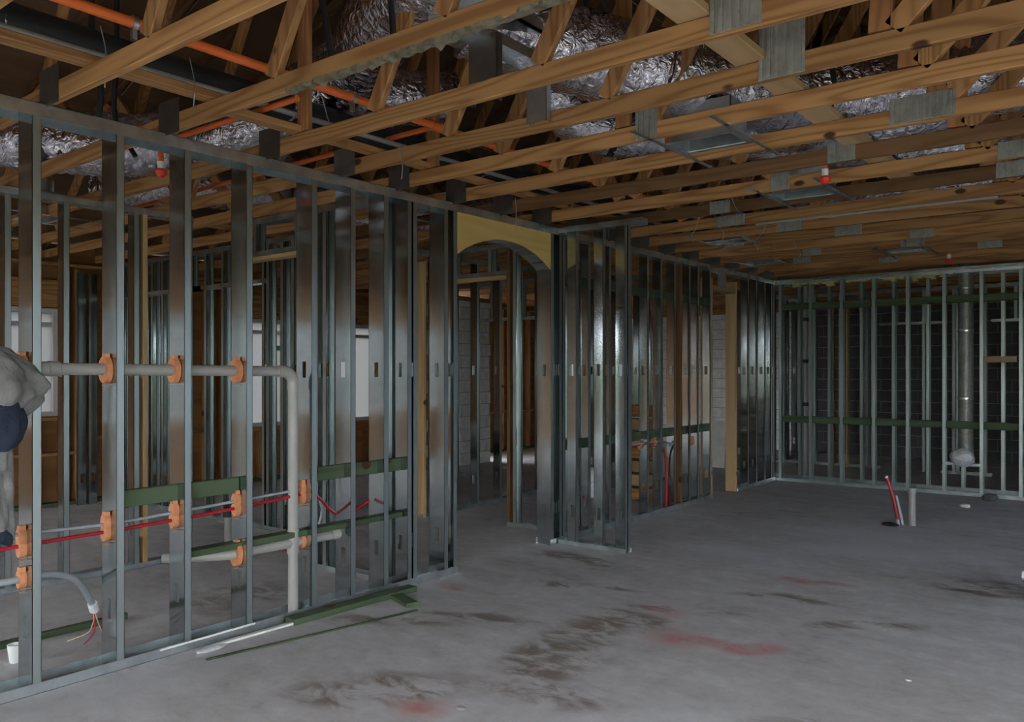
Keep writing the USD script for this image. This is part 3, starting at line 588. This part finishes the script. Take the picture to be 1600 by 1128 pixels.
part(vent, 'end_cap', ring_lathe([(0, 0), (.035, 0), (.036, .05), (.028, .062), (0, .066)], (PX, 3.42, .447), (.15, 1, .12)), 'pvc', 40)
def grommet(y, z, big, lab, x=PX):
    g = thing('pipe_grommet', lab, 'pipe grommet', (x, y, z), group=None)
    r = .052 if big else .03; zz = 1.35 if big else 1.5
    pr = [(r * .55, -.022), (r * .95, -.020), (r, -.006), (r, .008), (r * .8, .016), (r * .55, .018)]
    v, f = ring_lathe([(0, -.018)] + pr + [(0, .016)], (x, y, z), (0, 1, 0), 18)
    v = v.copy(); v[:, 2] = z + (v[:, 2] - z) * zz; part(g, 'ring', (v, f), 'orange_plastic', 40)
    for s in (-1, 1): part(g, 'tab', box((x - .012, y - .018, z + s * r * zz - .010), (x + .022, y + .006, z + s * (r * zz + .012))), 'orange_plastic')
YS4 = [1.608, 1.999, 2.364, 2.745, 3.206]
NM = ['nearest left stud', 'second left stud', 'third left stud', 'fourth left stud', 'fifth left stud']
for i in range(4): grommet(YS4[i] - .012, 1.510 - .003 * i, True, 'large orange grommet round the white pipe in the ' + NM[i])
for i in range(5):
    z = .70 + .011 * i
    grommet(YS4[i] - .012, z + .025, False, 'upper small orange grommet for red and grey tubes in the ' + NM[i])
    grommet(YS4[i] - .012, z - .025, False, 'lower small orange grommet for red and grey tubes in the ' + NM[i])
grommet(1.596, .53, False, 'small orange grommet lowest down in the nearest left stud')
grommet(2.733, .447, True, 'orange grommet round the low white drain branch at the fourth left stud'); grommet(3.194, .447, False, 'orange grommet round the low white drain branch by the standpipe')
t = thing('water_tube', 'red water tube threaded through the left studs', 'water tube', (PX, 2.2, .7))
part(t, 'tube', tube(spline([(PX, .9, .66), (PX, 1.3, .672), (PX, 1.6, .685), (PX, 2.0, .690), (PX, 2.36, .698), (PX, 2.75, .712), (PX, 3.20, .735), (PX - .02, 3.33, .70), (PX - .05, 3.45, .60), (PX - .07, 3.55, .555), (PX - .05, 3.66, .57), (PX - .04, 3.78, .62)]), .0095, 10), 'red_pex', 60)
t = thing('water_tube', 'grey water tube above the red one in the left studs', 'water tube', (PX, 2.2, .75))
part(t, 'tube', tube(spline([(PX, .9, .75), (PX, 1.3, .745), (PX, 1.6, .74), (PX, 2.0, .728), (PX, 2.36, .738), (PX, 2.75, .752), (PX, 3.2, .766), (PX - .03, 3.30, .74), (PX - .04, 3.38, .62), (PX - .05, 3.36, .52)]), .0085, 10), 'grey_pex', 60)
t = thing('flexible_conduit', 'grey hose from the nearest left stud bending down to bare wires at the floor', 'hose', (PX, 1.8, .5))
part(t, 'hose', tube(spline([(PX, .9, .535), (PX, 1.3, .53), (PX, 1.62, .53), (PX - .05, 1.75, .515), (PX - .15, 1.90, .44), (PX - .24, 2.0, .33), (PX - .28, 2.05, .25)]), .0165, 12), 'grey_pex', 60)
part(t, 'collar', ring_lathe([(0, 0), (.024, 0), (.024, .05), (.016, .06), (0, .06)], (PX - .27, 2.04, .27), (-.3, .35, -.9)), 'white_plastic', 40)
for k, (dx, dy) in enumerate(((0, .06), (.03, .03), (-.03, .08), (-.08, -.06), (-.02, -.04))):
    part(t, 'wire', tube(spline([(PX - .29, 2.06, .22), (PX - .31 + dx * .5, 2.09 + dy * .4, .10), (PX - .32 + dx * 2, 2.10 + dy * 1.6, .035)]), .003, 6), 'cardboard' if k % 2 else 'red_pex')

# hanging jacket on the nearest stud
def dense(prof, n):
    P = np.array(prof, float); t = np.linspace(0, len(P) - 1, n); return np.stack([np.interp(t, np.arange(len(P)), P[:, i]) for i in range(P.shape[1])], 1)
def cloth_ring(cx, cy, z, rx, ry, k, seed, amp):
    a = np.linspace(0, 2 * np.pi, k, endpoint=False); r = random.Random(seed); ph = 0.9
    q = np.stack([np.cos(a) * 1.6, np.sin(a) * 1.6, np.full(k, z * 9.0)], 1)
    w = 1 + amp * (np.sin(5 * a + ph + z * 9) * .45 + np.sin(8 * a + 2.1 - z * 19) * .35 + np.sin(12 * a + z * 31) * .15 + 1.3 * meshkit.fbm(q, 3, 2))
    return np.stack([cx + rx * w * np.cos(a), cy + ry * w * np.sin(a), np.full(k, z) + .018 * np.sin(3 * a + z * 9)], 1)
jk = thing('jacket', 'grey work jacket with navy lining hung over the nearest stud at the left edge', 'jacket', (-3.98, 1.44, .75))
prof = [(1.60, .02, .03, 0), (1.585, .06, .09, 0), (1.54, .085, .135, 0), (1.49, .10, .165, .01), (1.44, .105, .18, .02), (1.38, .10, .165, .02), (1.32, .095, .125, 0), (1.27, .08, .10, -.02), (1.22, .06, .07, -.03)]
part(jk, 'body', loft([cloth_ring(-4.0, 1.40 + dy, z, rx, ry, 72, i, .24) for i, (z, rx, ry, dy) in enumerate(dense(prof, 46))]), 'grey_cloth', 60)
prof = [(1.36, .05, .085), (1.30, .075, .10), (1.25, .08, .105), (1.20, .07, .095), (1.17, .05, .07)]
part(jk, 'lining', loft([cloth_ring(-3.935, 1.405, z, rx, ry, 48, i, .18) for i, (z, rx, ry) in enumerate(dense(prof, 24))]), 'navy_cloth', 60, label='navy blue lining')
prof = [(1.28, .06, .07, .0), (1.15, .062, .075, -.005), (1.02, .058, .07, .0), (.90, .06, .066, .005), (.82, .056, .06, .01), (.775, .05, .055, .012), (.765, .03, .03, .012)]
sl = part(jk, 'sleeve', loft([cloth_ring(-3.97, 1.405 + dy, z, rx, ry, 48, i, .2) for i, (z, rx, ry, dy) in enumerate(dense(prof, 50))]), 'grey_cloth', 60)
part(sl, 'cuff', loft([cloth_ring(-3.97, 1.417, z, rx, rx, 32, 2, .06) for z, rx in ((.80, .05), (.79, .062), (.755, .060), (.745, .05))]), 'navy_cloth', 60, label='dark cuff')

# ------------------------------------------------------------------ services overhead
XO, ZO = -3.50, 3.02
sp = thing('sprinkler_pipe', 'long orange sprinkler pipe running above the trusses with a branch to the left', 'sprinkler pipe', (XO, 4, ZO))
part(sp, 'main_pipe', tube([(XO, .2, ZO), (XO, 10.6, ZO)], .0235, 18), 'orange_cpvc', 40)
for y in (2.62, 3.66, 6.35): part(sp, 'coupling', ring_lathe([(0, 0), (.031, 0), (.031, .09), (0, .09)], (XO, y, ZO), (0, 1, 0)), 'orange_cpvc', 40)
part(sp, 'branch_pipe', tube([(XO, 3.70, ZO), (-7.6, 3.70, ZO - .05)], .0165, 14), 'orange_cpvc', 40)
for y in (1.78, 3.02, 4.0, 5.15, 6.8):
    part(sp, 'hanger', join([ring_lathe([(.024, 0), (.033, 0), (.033, .022), (.024, .022)], (XO, y, ZO), (0, 1, 0)), box((XO - .012, y, ZO - .075), (XO + .012, y + .02, ZO - .028))]), 'galvanized_sheet', 40, label='steel pipe clip')
def sprinkler(x, y, ztop, ztip, lab, elbow=0.0):
    s = thing('fire_sprinkler', lab, 'fire sprinkler', (x, y, ztip), group=None)
    pts = [(x, y, ztip + .09), (x, y, ztop)]
    if elbow: pts = [(x, y, ztip + .09), (x, y, ztop - .03), (x + math.copysign(.02, elbow), y, ztop), (x + elbow, y, ztop)]
    part(s, 'drop_pipe', tube(spline(pts, .02), .0165, 14), 'orange_cpvc', 40)
    part(s, 'fitting', ring_lathe([(0, 0), (.020, 0), (.022, .05), (0, .05)], (x, y, ztip + .045), (0, 0, 1)), 'white_plastic', 40)
    part(s, 'cap', ring_lathe([(0, 0), (.018, .0), (.036, .022), (.036, .038), (.024, .05), (0, .05)], (x, y, ztip), (0, 0, 1)), 'red_cap', 40)
sprinkler(-1.65, 5.36, 3.0, 2.70, 'orange sprinkler drop with red cap nearest at right below the trusses', XO + 1.65)
sprinkler(-1.72, 9.82, 3.02, 2.66, 'small sprinkler drop with red cap near the back wall', XO + 1.72)
sprinkler(-4.86, 2.66, 2.92, 2.71, 'orange sprinkler drop with elbow and red cap between the left studs', XO + 4.86)
sprinkler(-7.1, 3.70, 2.96, 2.70, 'small sprinkler drop with red cap in the far left room')
sprinkler(-6.2, 5.0, 2.9, 2.66, 'sprinkler head with red cap seen high between the fifth and sixth left studs', XO + 6.2)
bp = thing('drain_line', 'thick black insulated pipe running above the left wall', 'pipe', (-4.02, 4, 3.05))
part(bp, 'pipe', tube(spline([(-4.0, .2, 3.06), (-4.0, 2, 3.05), (-4.02, 4.2, 3.04), (-4.0, 6, 3.05), (-4.02, 9.5, 3.05)], .2), .085, 20), 'black_foam', 40)
for y in (1.42, 2.95, 4.7): part(bp, 'tape_band', tube([(-4.0, y, 3.05), (-4.01, y + .05, 3.05)], .088, 20), 'duct_foil', 40, label='silver tape band')
cd = thing('conduit', 'thin grey conduit running along the black pipe', 'conduit', (-3.83, 4, 2.97))
part(cd, 'tube', tube([(-3.82, 1.2, 2.955), (-3.83, 8.5, 2.955)], .016, 12), 'grey_conduit', 40)

def flex(name, lab, pts, r, seed, straps=()):
    t = thing(name, lab, 'duct', pts[0])
    P = spline(pts, .022); n = len(P); k = 44
    s = np.arange(n) * .022; rr = r * (1 + .030 * np.sin(s * 2 * np.pi / .07))
    v, f = tube(P, rr, k); v = v.copy(); c = np.repeat(P, k, 0); d = v - c
    nz = meshkit.fbm(v * 7.0, 4, seed); v = c + d * (1 + .16 * nz)[:, None]
    part(t, 'foil_sleeve', (v, f), 'duct_foil', True)
    for i in straps:
        i = int(i * (n - 1)); T = P[min(i + 1, n - 1)] - P[max(i - 1, 0)]; T /= np.linalg.norm(T)
        part(t, 'strap', tube([P[i] - T * .022, P[i] + T * .022], r * 1.09, 24), 'black_strap', label='black strap')
    return t
flex('flexible_duct', 'large silver foil duct sweeping right above the trusses from the metal plenum', [(-2.75, 3.15, 3.34), (-2.45, 3.65, 3.22), (-2.05, 4.15, 3.13), (-1.65, 4.75, 3.12), (-1.1, 5.15, 3.16), (-.2, 5.4, 3.2), (1.2, 5.6, 3.25)], .21, 3, (.22, .42))
flex('flexible_duct', 'silver foil duct at top centre rising behind the second big truss', [(-4.6, 3.25, 3.16), (-3.9, 3.35, 3.36), (-3.3, 3.10, 3.44), (-2.75, 2.92, 3.50), (-2.2, 2.75, 3.62), (-1.5, 2.9, 3.75)], .19, 5, (.36,))
flex('flexible_duct', 'silver foil duct dropping to the near square register boot', [(-.9, 5.8, 3.2), (-1.5, 5.3, 3.06), (-1.95, 4.75, 3.0), (-2.0, 4.35, 3.0)], .16, 8)
flex('flexible_duct', 'silver foil duct hanging beyond the left wall at the photo left edge', [(-6.6, 1.6, 3.10), (-6.0, 2.1, 3.05), (-5.4, 2.65, 3.0), (-5.2, 3.2, 3.12), (-5.5, 3.9, 3.34)], .19, 9, (.4, .75))
flex('flexible_duct', 'silver foil duct passing low over the top of the left wall', [(-5.4, 3.2, 3.06), (-4.7, 3.1, 3.05), (-4.3, 3.55, 3.32), (-3.9, 4.3, 3.42)], .17, 12)
flex('flexible_duct', 'silver foil duct lying across the trusses behind the wide pale brace', [(-3.1, 4.15, 3.50), (-3.0, 4.4, 3.22), (-2.8, 4.65, 3.10), (-2.2, 5.2, 3.10), (-1.4, 6.1, 3.1), (-.6, 6.5, 3.12), (.6, 6.8, 3.15)], .17, 14, (.15,))
flex('flexible_duct', 'silver foil duct farther back above the round register boots', [(-3.6, 8.6, 3.05), (-2.6, 7.9, 3.08), (-1.6, 7.8, 3.1), (-.4, 8.2, 3.1)], .17, 15)
flex('flexible_duct', 'silver foil duct over the far left rooms', [(-8.1, 3.95, 3.22), (-7.6, 3.75, 3.22), (-6.8, 4.4, 3.2), (-6.3, 5.6, 3.1), (-5.4, 6.6, 3.1)], .17, 16, (.5,))
pl = thing('duct_plenum', 'galvanized sheet metal duct plenum between the near trusses', 'duct', (-2.6, 3.3, 3.3))
part(pl, 'body', join([box((-2.85, 2.96, 3.20), (-2.42, 3.36, 3.52))]), 'galvanized_sheet')
part(pl, 'flange', join([box((-2.87, 2.94, 3.19), (-2.40, 3.38, 3.205)), box((-2.87, 3.37, 3.19), (-2.40, 3.38, 3.26)), box((-2.41, 2.94, 3.19), (-2.40, 3.38, 3.25))]), 'galvanized_steel')
tr = thing('duct_hanger', 'sheet metal trapeze hanger with two legs standing on the truss chords', 'hanger', (-2.5, 3.1, 2.8))
part(tr, 'crossbar', track((-2.49, 2.80, 3.10), (-2.49, 3.43, 3.10), .13, .05, -1), 'galvanized_sheet')
part(tr, 'leg', c_stud((-2.50, 3.395), 0, 'x', .125, 1, 2.785, 3.09, holes=()), 'galvanized_steel')
part(tr, 'leg', c_stud((-2.47, 2.930), 0, 'x', .17, 1, 2.76, 3.07, holes=()), 'dark_plate_steel')
for pts in ([(-2.85, 2.62, 4.0), (-2.82, 2.66, 3.4), (-2.8, 2.68, 3.0)], [(-3.28, 2.55, 3.7), (-3.2, 2.58, 3.3), (-3.16, 2.62, 2.95)], [(-2.32, 3.62, 4.0), (-2.36, 3.66, 3.5), (-2.42, 3.7, 3.0)], [(-2.22, 3.64, 4.0), (-2.26, 3.68, 3.4), (-2.05, 3.85, 3.08)], [(-5.1, 2.5, 3.6), (-5.16, 2.52, 3.1), (-5.06, 2.6, 2.86)], [(-4.45, 2.05, 3.3), (-4.42, 2.08, 3.0), (-4.5, 2.1, 2.8)]):
    lab = {-2.85: 'black strap hanging at top centre in front of the foil duct', -3.28: 'black strap hanging left of centre behind the bark-edged truss', -2.32: 'black strap beside the reddish vertical web, the straighter of two', -2.22: 'curling black strap beside the reddish vertical web', -5.1: 'black strap by the foil duct beyond the left wall', -4.45: 'black strap hanging above the top track of the left wall'}[pts[0][0]]
    s = thing('duct_strap', lab, 'strap', pts[0]); pts = [(pts[0][0], pts[0][1], deck_z(pts[0][0]) - .015)] + pts; part(s, 'strip', tube(spline(pts), .016, 8), 'black_strap', 60)

def boot(x, y, lab, w=.34, d=.22, h=.20, rails=True, lit=False):
    b = thing('register_boot', lab, 'register boot', (x, y, 2.75))
    z = 2.758; t = .004
    part(b, 'collar', join([box((x - w / 2, y - d / 2, z), (x - w / 2 + t, y + d / 2, z + h)), box((x + w / 2 - t, y - d / 2, z), (x + w / 2, y + d / 2, z + h)), box((x - w / 2, y - d / 2, z), (x + w / 2, y - d / 2 + t, z + h)), box((x - w / 2, y + d / 2 - t, z), (x + w / 2, y + d / 2, z + h))]), 'galvanized_sheet')
    part(b, 'liner', box((x - w / 2 + t, y - d / 2 + t, z + h * .45), (x + w / 2 - t, y + d / 2 - t, z + h)), 'black_foam', label='black fill painted in for the shaded boot interior')  # black slab paints in the shade inside the open boot
    e = .03; W, D = w / 2 + e, d / 2 + e
    part(b, 'flange', join([box((x - W, y - D, z - .004), (x + W, y - d / 2, z)), box((x - W, y + d / 2, z - .004), (x + W, y + D, z)), box((x - W, y - d / 2, z - .004), (x - w / 2, y + d / 2, z)), box((x + w / 2, y - d / 2, z - .004), (x + W, y + d / 2, z))]), 'galvanized_sheet')
    part(b, 'throat', tube([(x, y, z + h), (x, y, z + h + .12)], .10, 20), 'galvanized_steel', 40)
    if rails:
        for s in (-1, 1): part(b, 'rail', box((x + s * (W + .004), y - .46, z - .006), (x + s * (W + .028), y + .50, z - .001)), 'galvanized_steel')
boot(-1.92, 4.21, 'near square metal register boot between hanger rails under the trusses')
boot(-1.95, 5.84, 'second metal register boot at right, farther than the near square one', .36, .24)
boot(-3.22, 7.55, 'metal register boot in the middle distance above the stud wall with green boards', .34, .22)
boot(-3.55, 9.26, 'metal register boot near the left end of the back wall', .34, .22)
boot(-2.02, 9.26, 'metal register boot near the back wall at right', .34, .22)
boot(-7.2, 2.90, 'metal register boot in the far left room', .34, .22); boot(-5.0, 4.76, 'metal register boot beyond the left wall in the middle room', .34, .22)
wp = thing('white_conduit', 'white plastic conduit lying between distant truss chords', 'conduit', (-2.0, 6.9, 2.79))
part(wp, 'tube', tube([(-2.75, 7.0, 2.80), (-.9, 7.0, 2.80)], .016, 12), 'pvc', 40); part(wp, 'coupling', tube([(-2.15, 7.0, 2.80), (-2.05, 7.0, 2.80)], .022, 12), 'pvc', 40)
for i, (x, y, a, b_) in enumerate([(-3.92, 5.045, .03, .18), (-3.55, 3.435, .06, .12), (-3.0, 6.685, .10, .16), (-3.15, 6.685, -.05, .12), (-2.75, 7.255, -.1, .16), (-2.6, 6.115, .12, .1), (-2.9, 8.395, .08, .12), (-3.75, 2.2, .10, .16), (-3.72, 3.0, .1, .17), (-3.72, 1.75, .12, .2)]):
    lab = ['loose white wire dangling by the arch header', 'loose white wire hanging near the orange pipe tee', 'longer of two white wires dangling right of the arch', 'shorter of two white wires dangling right of the arch', 'loose white wire hanging under the chords near the middle boot',
           'loose white wire under the near square boot', 'loose white wire far back under the chords', 'grey wire loop around the black pipe, second from the left', 'grey wire loop around the black pipe, nearest the orange tee', 'grey wire loop around the black pipe at the top left'][i]
    wz = 2.95 if i > 6 else 2.76; s = thing('loose_wire', lab, 'wire', (x, y, wz))
    part(s, 'wire', tube(spline([(x, y, wz + .1), (x + a * .4, y - .002, wz), (x + a, y - .03, wz - b_ * .5), (x + a * .7, y - .02, wz - b_)], .02), .003, 6), 'grey_pex', 60)

# ------------------------------------------------------------------ things on the floor
def lying(name, lab, p, q, w, h, m, cat='board'):
    t = thing(name, lab, cat, p); part(t, 'board', beam(p, q, w, h, .003), m); return t
lying('green_board', 'long green treated board lying along the foot of the left wall', (-4.02, 3.0, .019), (-3.98, 3.98, .019), .089, .036, 'treated_pine_y')
lying('green_board', 'short green offcut lying across the end of the long board on the floor', (-3.93, 3.78, .016), (-3.70, 3.70, .016), .085, .028, 'treated_pine_x')
lying('green_board', 'narrow green strip lying on the slab in front of the left wall', (-3.86, 2.36, .005), (-3.62, 3.66, .005), .022, .008, 'treated_pine_y')
lying('green_board', 'green board lying on the floor behind the two nearest left studs', (-4.9, 1.75, .019), (-4.9, 2.46, .019), .038, .036, 'treated_pine_y')
lying('wood_strip', 'pale splintered strip lying against the foot of the left wall', (-4.02, 2.50, .008), (-3.99, 3.18, .012), .03, .014, 'pale_sheet')
t = thing('plastic_rod', 'thin white rod lying by the bottom track of the left wall', 'rod', (-4.1, 2.4, .02)); part(t, 'rod', tube([(-4.03, 2.20, .06), (-4.05, 2.78, .055)], .006, 8), 'white_plastic', 40)
t = thing('plastic_scrap', 'crumpled blue-white scrap at the end of the pale strip', 'scrap', (-3.98, 2.4, .0)); sv, sf = trimesh.creation.icosphere(3, 1.0).vertices, trimesh.creation.icosphere(3, 1.0).faces
part(t, 'sheet', (sv * (1 + .4 * meshkit.fbm(sv * 2, 3, 4))[:, None] * [.03, .075, .010] + [-3.98, 2.46, .010], sf), 'clear_plastic_bag', 60)
t = thing('pipe_stub', 'white plastic pipe stub standing out of the slab', 'pipe', (-1.85, 8.66, 0))
part(t, 'pipe', tube([(-1.84, 8.66, 0), (-1.84, 8.66, .345)], .033, 20), 'pvc', 40); part(t, 'rim', ring_lathe([(.026, 0), (.037, 0), (.037, .05), (.026, .05)], (-1.84, 8.66, .315), (0, 0, 1)), 'pvc', 40)
t = thing('pipe_stub', 'thin grey-white tube leaning beside the white pipe stub', 'pipe', (-1.93, 8.63, 0)); part(t, 'tube', tube([(-1.915, 8.63, 0), (-1.98, 8.64, .28)], .017, 12), 'grey_pex', 40)
t = thing('tube_stub', 'red tube curving up out of the slab beside the white stub', 'water tube', (-1.99, 8.62, 0)); P = spline([(-1.955, 8.60, 0), (-1.965, 8.60, .10), (-2.0, 8.60, .28), (-2.06, 8.60, .47)], .02)
part(t, 'tube', tube(P, .0155, 12), 'red_pex', 60); part(t, 'sleeve', tube(P[:4], .021, 12), 'grey_pex', 60); part(t, 'tip', tube(P[-2:], .017, 12), 'white_plastic', 60)
t = thing('debris', 'dark clump of dirt at the foot of the red tube', 'debris', (-2.0, 8.52, 0)); part(t, 'clump', (sv * (1 + .5 * meshkit.fbm(sv * 2, 3, 8))[:, None] * [.06, .035, .015] + [-2.0, 8.52, .012], sf), 'black_strap', 60)
def scrap(x, y, s, m, lab, seed, flat=.3):
    t = thing('scrap', lab, 'scrap', (x, y, 0)); part(t, 'lump', (sv * (1 + .6 * meshkit.fbm(sv * 1.6, 3, seed))[:, None] * [s, s * .7, s * flat] + [x, y, s * flat], sf), m, 60)
scrap(-1.62, 10.15, .04, 'pale_sheet', 'white scrap on the slab in front of the back wall', 3, .5)
scrap(-1.48, 10.85, .06, 'shaded_block', 'grey lump of mortar at the foot of the back wall', 5, .6)
scrap(-3.75, 6.4, .025, 'orange_plastic', 'orange scrap on the slab inside the stub wall corner', 7)
scrap(-.93, 4.3, .011, 'pale_sheet', 'tiny pale chip on the slab at right', 8); scrap(-2.42, 2.72, .018, 'mortar', 'tiny grey chip on the slab at the bottom centre', 9, .2)
bag = thing('tool_bag', 'black bag with a painted bluish glint at the right edge of the photo', 'bag', (-.6, 6.36, 0))
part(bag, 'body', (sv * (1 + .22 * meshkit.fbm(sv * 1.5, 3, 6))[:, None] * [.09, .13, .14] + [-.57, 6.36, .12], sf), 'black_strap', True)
part(bag, 'buckle', beam((-.665, 6.28, .14), (-.665, 6.31, .18), .02, .03), 'pale_sheet', label='pale patch painted as a bluish glint'); part(bag, 'handle', tube(spline([(-.63, 6.30, .19), (-.61, 6.29, .27), (-.56, 6.33, .30), (-.5, 6.4, .26)]), .012, 8), 'black_foam', 60)  # pale piece paints in a bluish glint on the bag

# ------------------------------------------------------------------ things in the rooms behind
t = thing('round_duct', 'upright galvanized round duct with elbow inside the back wall', 'duct', (-1.79, YB + .2, .45))
dx, dy = -1.80, YB + .19
part(t, 'pipe', tube([(dx, dy, .52), (dx, dy, 2.9)], .085, 24), 'nail_plate_steel', 40)
for z in (1.98, 1.15, 2.5): part(t, 'joint_band', ring_lathe([(.085, 0), (.091, .004), (.091, .03), (.085, .034)], (dx, dy, z), (0, 0, 1), 24), 'galvanized_sheet', 40)
part(t, 'elbow', tube(spline([(dx, dy, .60), (dx, dy, .52), (dx, dy - .06, .46), (dx, dy - .16, .45)], .02), .09, 20), 'galvanized_steel', 40)
t = thing('plastic_bag', 'pale plastic bag tied over the lower end of the round duct', 'bag', (dx, dy - .2, .45)); part(t, 'bag', (sv * (1 + .35 * meshkit.fbm(sv * 2, 3, 2))[:, None] * [.115, .10, .095] + [dx, dy - .24, .46], sf), 'clear_plastic_bag', 60)
t = thing('vent_pipe', 'upright white plastic pipe with dark bands left behind the back wall', 'pipe', (-4.1, 12.4, 0)); part(t, 'pipe', tube([(-3.95, 11.9, 0), (-3.95, 11.9, 2.5), (-3.95, 11.9, 2.8)], .045, 16), 'pvc', 40)
for z in (1.0, 1.62, 2.22): part(t, 'band', tube([(-3.95, 11.9, z), (-3.95, 11.9, z + .05)], .052, 16), 'black_foam', 40)
for (x, y, lab) in ((-5.35, 8.1, 'red water tube hanging high in the plumbing wall beside the stub wall'), (-5.30, 9.75, 'red water tube hanging deeper in the plumbing wall')):
    t = thing('water_tube', lab, 'water tube', (x, y, 1)); part(t, 'tube', tube(spline([(x + .08, y, .0), (x + .08, y - .01, 1.4), (x + .08, y - .02, 1.9), (x + .05, y - .08, 2.35), (x + .05, y - .1, 2.6)]), .0105, 8), 'red_pex', 60)
t = thing('water_tube', 'red water tube bending down to the floor beside the timber post', 'water tube', (-4.2, 8.0, .3)); part(t, 'tube', tube(spline([(WA, 7.0, .74), (WA, 7.6, .735), (WA, 7.95, .66), (WA, 8.02, .4), (WA, 8.02, .0)]), .012, 8), 'red_pex', 60)
t = thing('water_tube', 'grey water tube arching down to the floor beside the timber post', 'water tube', (-4.2, 8.1, .3)); part(t, 'tube', tube(spline([(WA + .03, 7.0, .76), (WA + .03, 7.8, .75), (WA + .03, 8.08, .68), (WA + .03, 8.16, .4), (WA + .03, 8.16, .0)]), .012, 8), 'grey_pex', 60)
for i, (y, z) in enumerate(((7.09, .745), (7.445, .745), (7.738, .745), (8.63, .70))):
    grommet(y, z, False, 'small orange grommet in the wall right of the arch, %s from the stub wall' % ORD[i])
bs = thing('paper_bag_stack', 'low pile of pale bagged material behind the left wall beside the white pipe', 'bags', (-6.3, 5.4, 0))
for i in range(5):
    z = .10 + .16 * i; part(bs, 'bag', (sv * (1 + .08 * meshkit.fbm(sv * 2, 3, i))[:, None] ** 1 * [.40 - .015 * i, .30, .085] + [-7.15 + .03 * (i % 2), 5.7, z], sf), ['mortar', 'pale_block', 'shaded_block'][i % 3], True)
t = thing('white_sheet', 'pale panel leaning beyond the timber door posts', 'panel', (-6.0, 13.5, 0)); part(t, 'panel', beam((-5.42, 12.0, .0), (-5.42, 12.06, .72), .42, .03, up=(0, 1, 0)), 'pale_sheet')
t = thing('plank_stack', 'stack of pale yellow planks seen just right of the stub wall end', 'planks', (-4.78, 8.4, 0))
for i in range(7): part(t, 'plank', beam((-4.95, 8.45 + .01 * (i % 3), .08 + i * .16), (-4.55, 8.43, .08 + i * .16), .25, .13), 'pale_pine_x' if i % 3 else 'pine_x')
t = thing('bucket', 'white plastic bucket on the slab behind the stub wall studs', 'bucket', (-5.3, 8.3, 0))
part(t, 'pail', ring_lathe([(0, 0), (.11, 0), (.135, .30), (.145, .305), (.145, .33), (.12, .33), (.10, .03), (0, .03)], (-5.3, 8.3, 0), (0, 0, 1), 24), 'white_plastic', 40)
part(t, 'handle', tube(spline([(-5.43, 8.3, .29), (-5.40, 8.22, .20), (-5.3, 8.17, .15), (-5.20, 8.22, .20), (-5.17, 8.3, .29)]), .004, 6), 'grey_conduit', 60)
# steel studs left standing by the far left outer wall
t = thing('steel_studs', 'pair of bright steel studs standing against the far left outer wall', 'studs', (-9.47, 4.27, 0))
part(t, 'stud', c_stud((-9.44, 4.24), 0, 'y', .092, -1, 0, 2.6), 'stud_steel_y'); part(t, 'stud', c_stud((-9.44, 4.36), 0, 'y', .092, -1, 0, 2.6), 'stud_steel_y')
# unseen hedges added to block low sky beyond the openings
for x0, y0, x1, y1, lab in ((-16, -13.5, 14, -13.5, 'long green hedging added unseen to the south to block low sky'), (13.5, -12, 13.5, 18, 'long green hedging added unseen to the east to block low sky')):
    t = thing('hedge', lab, 'hedge', ((x0 + x1) / 2, (y0 + y1) / 2, -.26)); n = 90
    P = np.linspace((x0, y0, .8), (x1, y1, .8), n); v, f = tube(P, 1.2, 20); c = np.repeat(P, 20, 0)
    part(t, 'foliage', (c + (v - c) * (1 + .3 * meshkit.fbm(v * 1.1, 4, 4))[:, None] * [1, 1, 1.15], f), 'hedge_green', True)
t = thing('paper_cup', 'white paper cup standing on the floor behind the nearest left stud', 'cup', (-4.62, 1.74, 0))
part(t, 'cup', ring_lathe([(0, 0), (.026, 0), (.037, .085), (.039, .09), (.036, .092), (.024, .01), (0, .01)], (-4.62, 1.74, 0), (0, 0, 1), 20), 'white_plastic', 40)
t = thing('pipe_riser', 'short white riser with black cap standing in the room behind the left wall', 'pipe', (-6.0, 3.9, 0))
part(t, 'pipe', tube([(-6.0, 3.86, 0), (-6.0, 3.86, .30)], .03, 16), 'pvc', 40); part(t, 'cap', ring_lathe([(0, 0), (.04, 0), (.04, .06), (.02, .08), (0, .08)], (-6.0, 3.86, .30), (0, 0, 1), 16), 'black_foam', 40)
part(t, 'base', box((-6.06, 3.80, 0), (-5.90, 3.92, .07)), 'white_plastic'); part(t, 'hose', tube(spline([(-6.0, 3.86, .22), (-5.9, 3.95, .16), (-5.75, 4.1, .05), (-5.6, 4.2, .02)]), .01, 8), 'red_pex', 60)
